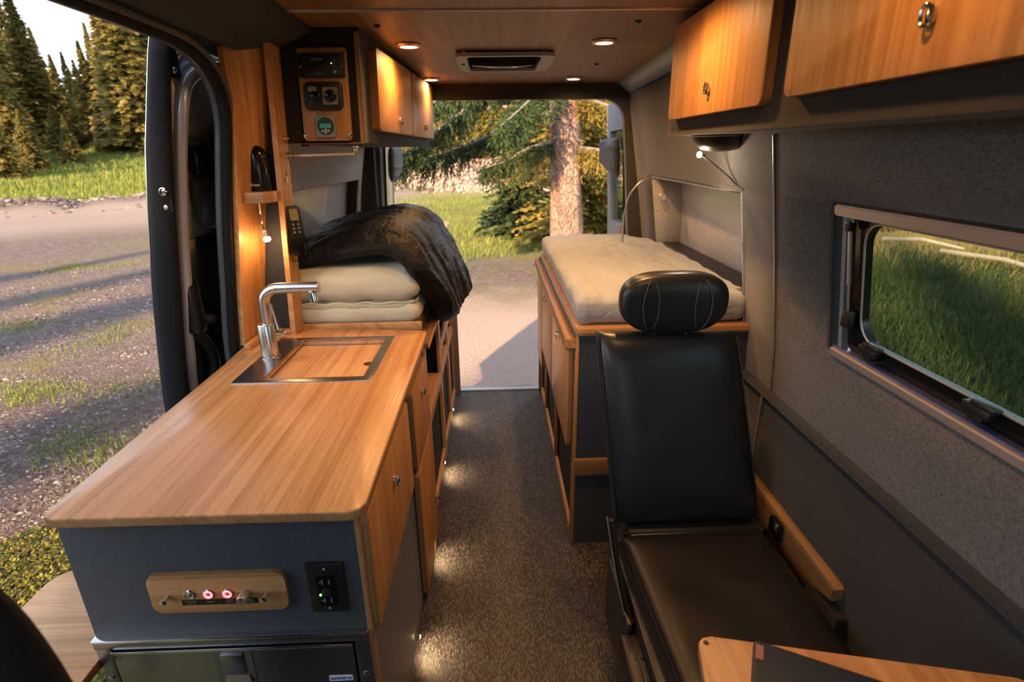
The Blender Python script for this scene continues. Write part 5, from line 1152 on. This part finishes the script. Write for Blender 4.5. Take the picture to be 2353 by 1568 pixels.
limb([TRK(1.5), (.9, 10.2, 1.5), (.5, 11.0, 1.4), (.2, 11.8, 1.2)], .035, 220, 11, FOLG)
for k in range(9):
    z = 3.3+.42*k; a = rd.uniform(0, 6.28); l = 2.4-.12*k; limb([TRK(z), TRK(z)+V((math.cos(a)*l*.5, math.sin(a)*l*.5, -.1)), TRK(z)+V((math.cos(a)*l, math.sin(a)*l, -.7))], .035, 110, 8, FOLN, .35, .14)
def stub(z, a):
    b_ = BM(); p = TRK(z)+V((math.cos(a)*.22, math.sin(a)*.22, 0)); tube(b_, [p, p+V((math.cos(a)*.16, math.sin(a)*.16, -.03))], [.028, .016], 7); obj('branch_stub', b_, GBARK, sp_)
for z, a in ((1.72, -1.5), (1.75, -2.2), (1.70, -.9), (.9, -1.2), (1.2, -2.4)): stub(z, a)
# bushy spruce right behind it
def bush(name, lab, x, y, h, r, nb, nc, cs, mat_f, seed):
    vs_, fs_ = conifer(seed, h, r, nb, nc, cs, .02); t = thing(name, lab, 'tree', (x, y, gz(x, y)-.05))
    o = bpy.data.objects.new('crown', mesh_from('crown', vs_, fs_, [mat_f], smooth=False)); COL.objects.link(o); o.parent = t
    o = bpy.data.objects.new('trunk', trunk_mesh('trunk', h, .10)); COL.objects.link(o); o.parent = t
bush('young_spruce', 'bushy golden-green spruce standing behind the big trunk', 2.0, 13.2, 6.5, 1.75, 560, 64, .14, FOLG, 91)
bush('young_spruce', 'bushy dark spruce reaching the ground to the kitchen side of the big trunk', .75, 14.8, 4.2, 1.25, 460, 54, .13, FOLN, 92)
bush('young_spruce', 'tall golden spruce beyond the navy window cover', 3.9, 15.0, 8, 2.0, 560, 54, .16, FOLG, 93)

# ------------------------------------------------------------------ grass, ground cover, gravel chips: uncountable
def blades(name, lab, n, pick, hgt, wid, mat_f, cat='grass'):
    vs_, fs_ = [], []
    for _ in range(n):
        x, y = pick(); z = gz(x, y)-.01; d = math.hypot(x, y); h = hgt*rnd.uniform(.5, 1.4); w = wid*rnd.uniform(.7, 1.3); a = rnd.uniform(0, 6.28); lx, ly = rnd.uniform(-.5, .5)*h, rnd.uniform(-.5, .5)*h; i = len(vs_)
        vs_ += [(x-w*math.cos(a), y-w*math.sin(a), z), (x+w*math.cos(a), y+w*math.sin(a), z), (x+lx, y+ly, z+h)]; fs_.append((i, i+1, i+2))
    me = mesh_from(name, vs_, fs_, [mat_f], smooth=False); o = bpy.data.objects.new(name, me); COL.objects.link(o); o['kind'] = 'stuff'; tag(o, lab, cat); return o
def pick_rear():
    while True:
        y = rnd.uniform(9.5, 34)**1.0; x = rnd.uniform(-.28, .34)*y
        if noise.noise(V((x*.5, y*.5, 1)))+sstep(9, 14, y)*.8 > .25: return x, y
blades('meadow_grass', 'short sunlit grass behind the rear doorway', 26000, pick_rear, .13, .012, GRS)
def pick_left():
    d = rnd.uniform(33, 60); return polar(rnd.uniform(-.9, -.52), d)
blades('far_meadow_grass', 'bright meadow grass below the forest edge', 16000, pick_left, .32, .05, GRS)
def pick_win():
    while True:
        x = rnd.uniform(3.2, 11); y = x*rnd.uniform(.45, 1.9)
        if math.hypot(x, y)+rnd.gauss(0, 1.) < 14: return x, y
blades('window_grass', 'tall grass outside the window, shade painted into its colour', 34000, pick_win, .16, .008, GRSD)
def pick_win2():
    while True:
        x = rnd.uniform(6.5, 24); y = x*rnd.uniform(.6, 1.8)
        if math.hypot(x, y)+rnd.gauss(0, .8) > 13: return x, y
blades('sun_tinted_grass', 'grass on the slope outside the window, sunlight painted into its colour', 12000, pick_win2, .22, .012, leafy('sun_tinted_grass_blades', (.20, .20, .05), (.42, .32, .11), (.62, .45, .22), .4, .4))  # lit copy of the grass, low sun painted into the blade colour
def pick_patch():
    while True:
        d = rnd.uniform(4.2, 16); x, y = polar(rnd.uniform(-.98, -.42), d)
        if noise.noise(V((x*.9, y*.9, 12)))+.6*noise.noise(V((x*.25, y*.25, 5))) +rnd.gauss(0, .16) > .50-.1*sstep(8, 16, d): return x, y
blades('grass_tufts', 'scattered green tufts in the gravel beside the van', 5500, pick_patch, .05, .006, GRS)
def leaves(name, lab, n, pick, sz, mat_f, cat):
    vs_, fs_ = [], []
    for _ in range(n):
        x, y = pick(); p = V((x, y, gz(x, y)+rnd.uniform(.0, .035))); d = V((rnd.uniform(-1, 1), rnd.uniform(-1, 1), rnd.uniform(-.1, .5))).normalized(); s = sz*rnd.uniform(.5, 1.4)
        clump(vs_, fs_, p, d, V((rnd.uniform(-.5, .5), rnd.uniform(-.5, .5), 1)).normalized(), s, s*.4)
    me = mesh_from(name, vs_, fs_, [mat_f], smooth=False); o = bpy.data.objects.new(name, me); COL.objects.link(o); o['kind'] = 'stuff'; tag(o, lab, cat); return o
def pick_moss():
    while True:
        d = rnd.uniform(2.2, 5.2); x, y = polar(rnd.uniform(-1.5, -.55), d)
        if noise.noise(V((x*1.7, y*1.7, 2)))*.8+1.1-sstep(3.2, 5.0, d)*1.5 > .35: return x, y
leaves('ground_cover', 'yellow-green low leaves on the ground below the flip-up shelf', 30000, pick_moss, .021, MOSS, 'plants')
def pick_grav():
    d = 3.0+12*rnd.random()**1.7; return polar(rnd.uniform(-1.25, -.45), d)
def chips(name, lab, n, pick, sz, mat_f):
    vs_, fs_ = [], []
    for _ in range(n):
        x, y = pick(); z = gz(x, y); s = sz*rnd.uniform(.4, 1.5); a = rnd.uniform(0, 6.28); c, sn = math.cos(a), math.sin(a); l, w = s, s*rnd.uniform(.3, .7); i = len(vs_); h = s*rnd.uniform(.15, .4); t1, t2 = rnd.uniform(-.2, .2)*s, rnd.uniform(-.2, .2)*s
        for u, v in ((-l, -w*.6), (l*.8, -w), (l, w*.7), (-l*.7, w)): vs_.append((x+u*c-v*sn, y+u*sn+v*c, z-.004))
        vs_.append((x+t1, y+t2, z+h)); fs_ += [(i, i+1, i+4), (i+1, i+2, i+4), (i+2, i+3, i+4), (i+3, i, i+4)]
    me = mesh_from(name, vs_, fs_, [mat_f], smooth=False); o = bpy.data.objects.new(name, me); COL.objects.link(o); o['kind'] = 'stuff'; tag(o, lab, 'gravel'); return o
g = G('gravel_stone'); ge = g.n('NewGeometry'); g.set(color=g.ramp(ge.outputs['Random Per Island'], [(.0, (.035, .027, .025)), (.5, (.11, .085, .08)), (.82, (.20, .165, .155)), (1., (.42, .37, .35))]), rough=.9)
chips('gravel', 'loose brown bark and gravel chips beside the van', 26000, pick_grav, .020, g.m)
def pick_berm(): return polar(rnd.uniform(-.92, -.52), rnd.gauss(31.6, 1.0))
chips('rubble', 'stony bank between road and meadow', 3500, pick_berm, .16, g.m)
def pick_brush(): y = rnd.uniform(30, 50); return rnd.uniform(-.24, .12)*y, y
leaves('dry_brush', 'pale pinkish dry brush beyond the grass', 16000, pick_brush, .20, plain('dry_brush', (.48, .35, .29), .9), 'plants')
# fallen logs seen through the window
for (x, y, L, a, r), s in zip(((9.5, 11.8, 1.6, -1.06, .05), (9.3, 9.5, 2.6, -1.45, .05)), ('short', 'long')):
    bm = BM(); dx, dy = math.cos(a)*L/2, math.sin(a)*L/2; tube(bm, [(x-dx, y-dy, gz(x-dx, y-dy)+.12), (x, y, gz(x, y)+.2), (x+dx, y+dy, gz(x+dx, y+dy)+.1)], [r, r*.9, r*.5], 8)
    tag(obj('fallen_log', bm, plain('bleached_wood', (.55, .45, .38), .8)), s+' bleached log lying on the slope outside the window', 'log')
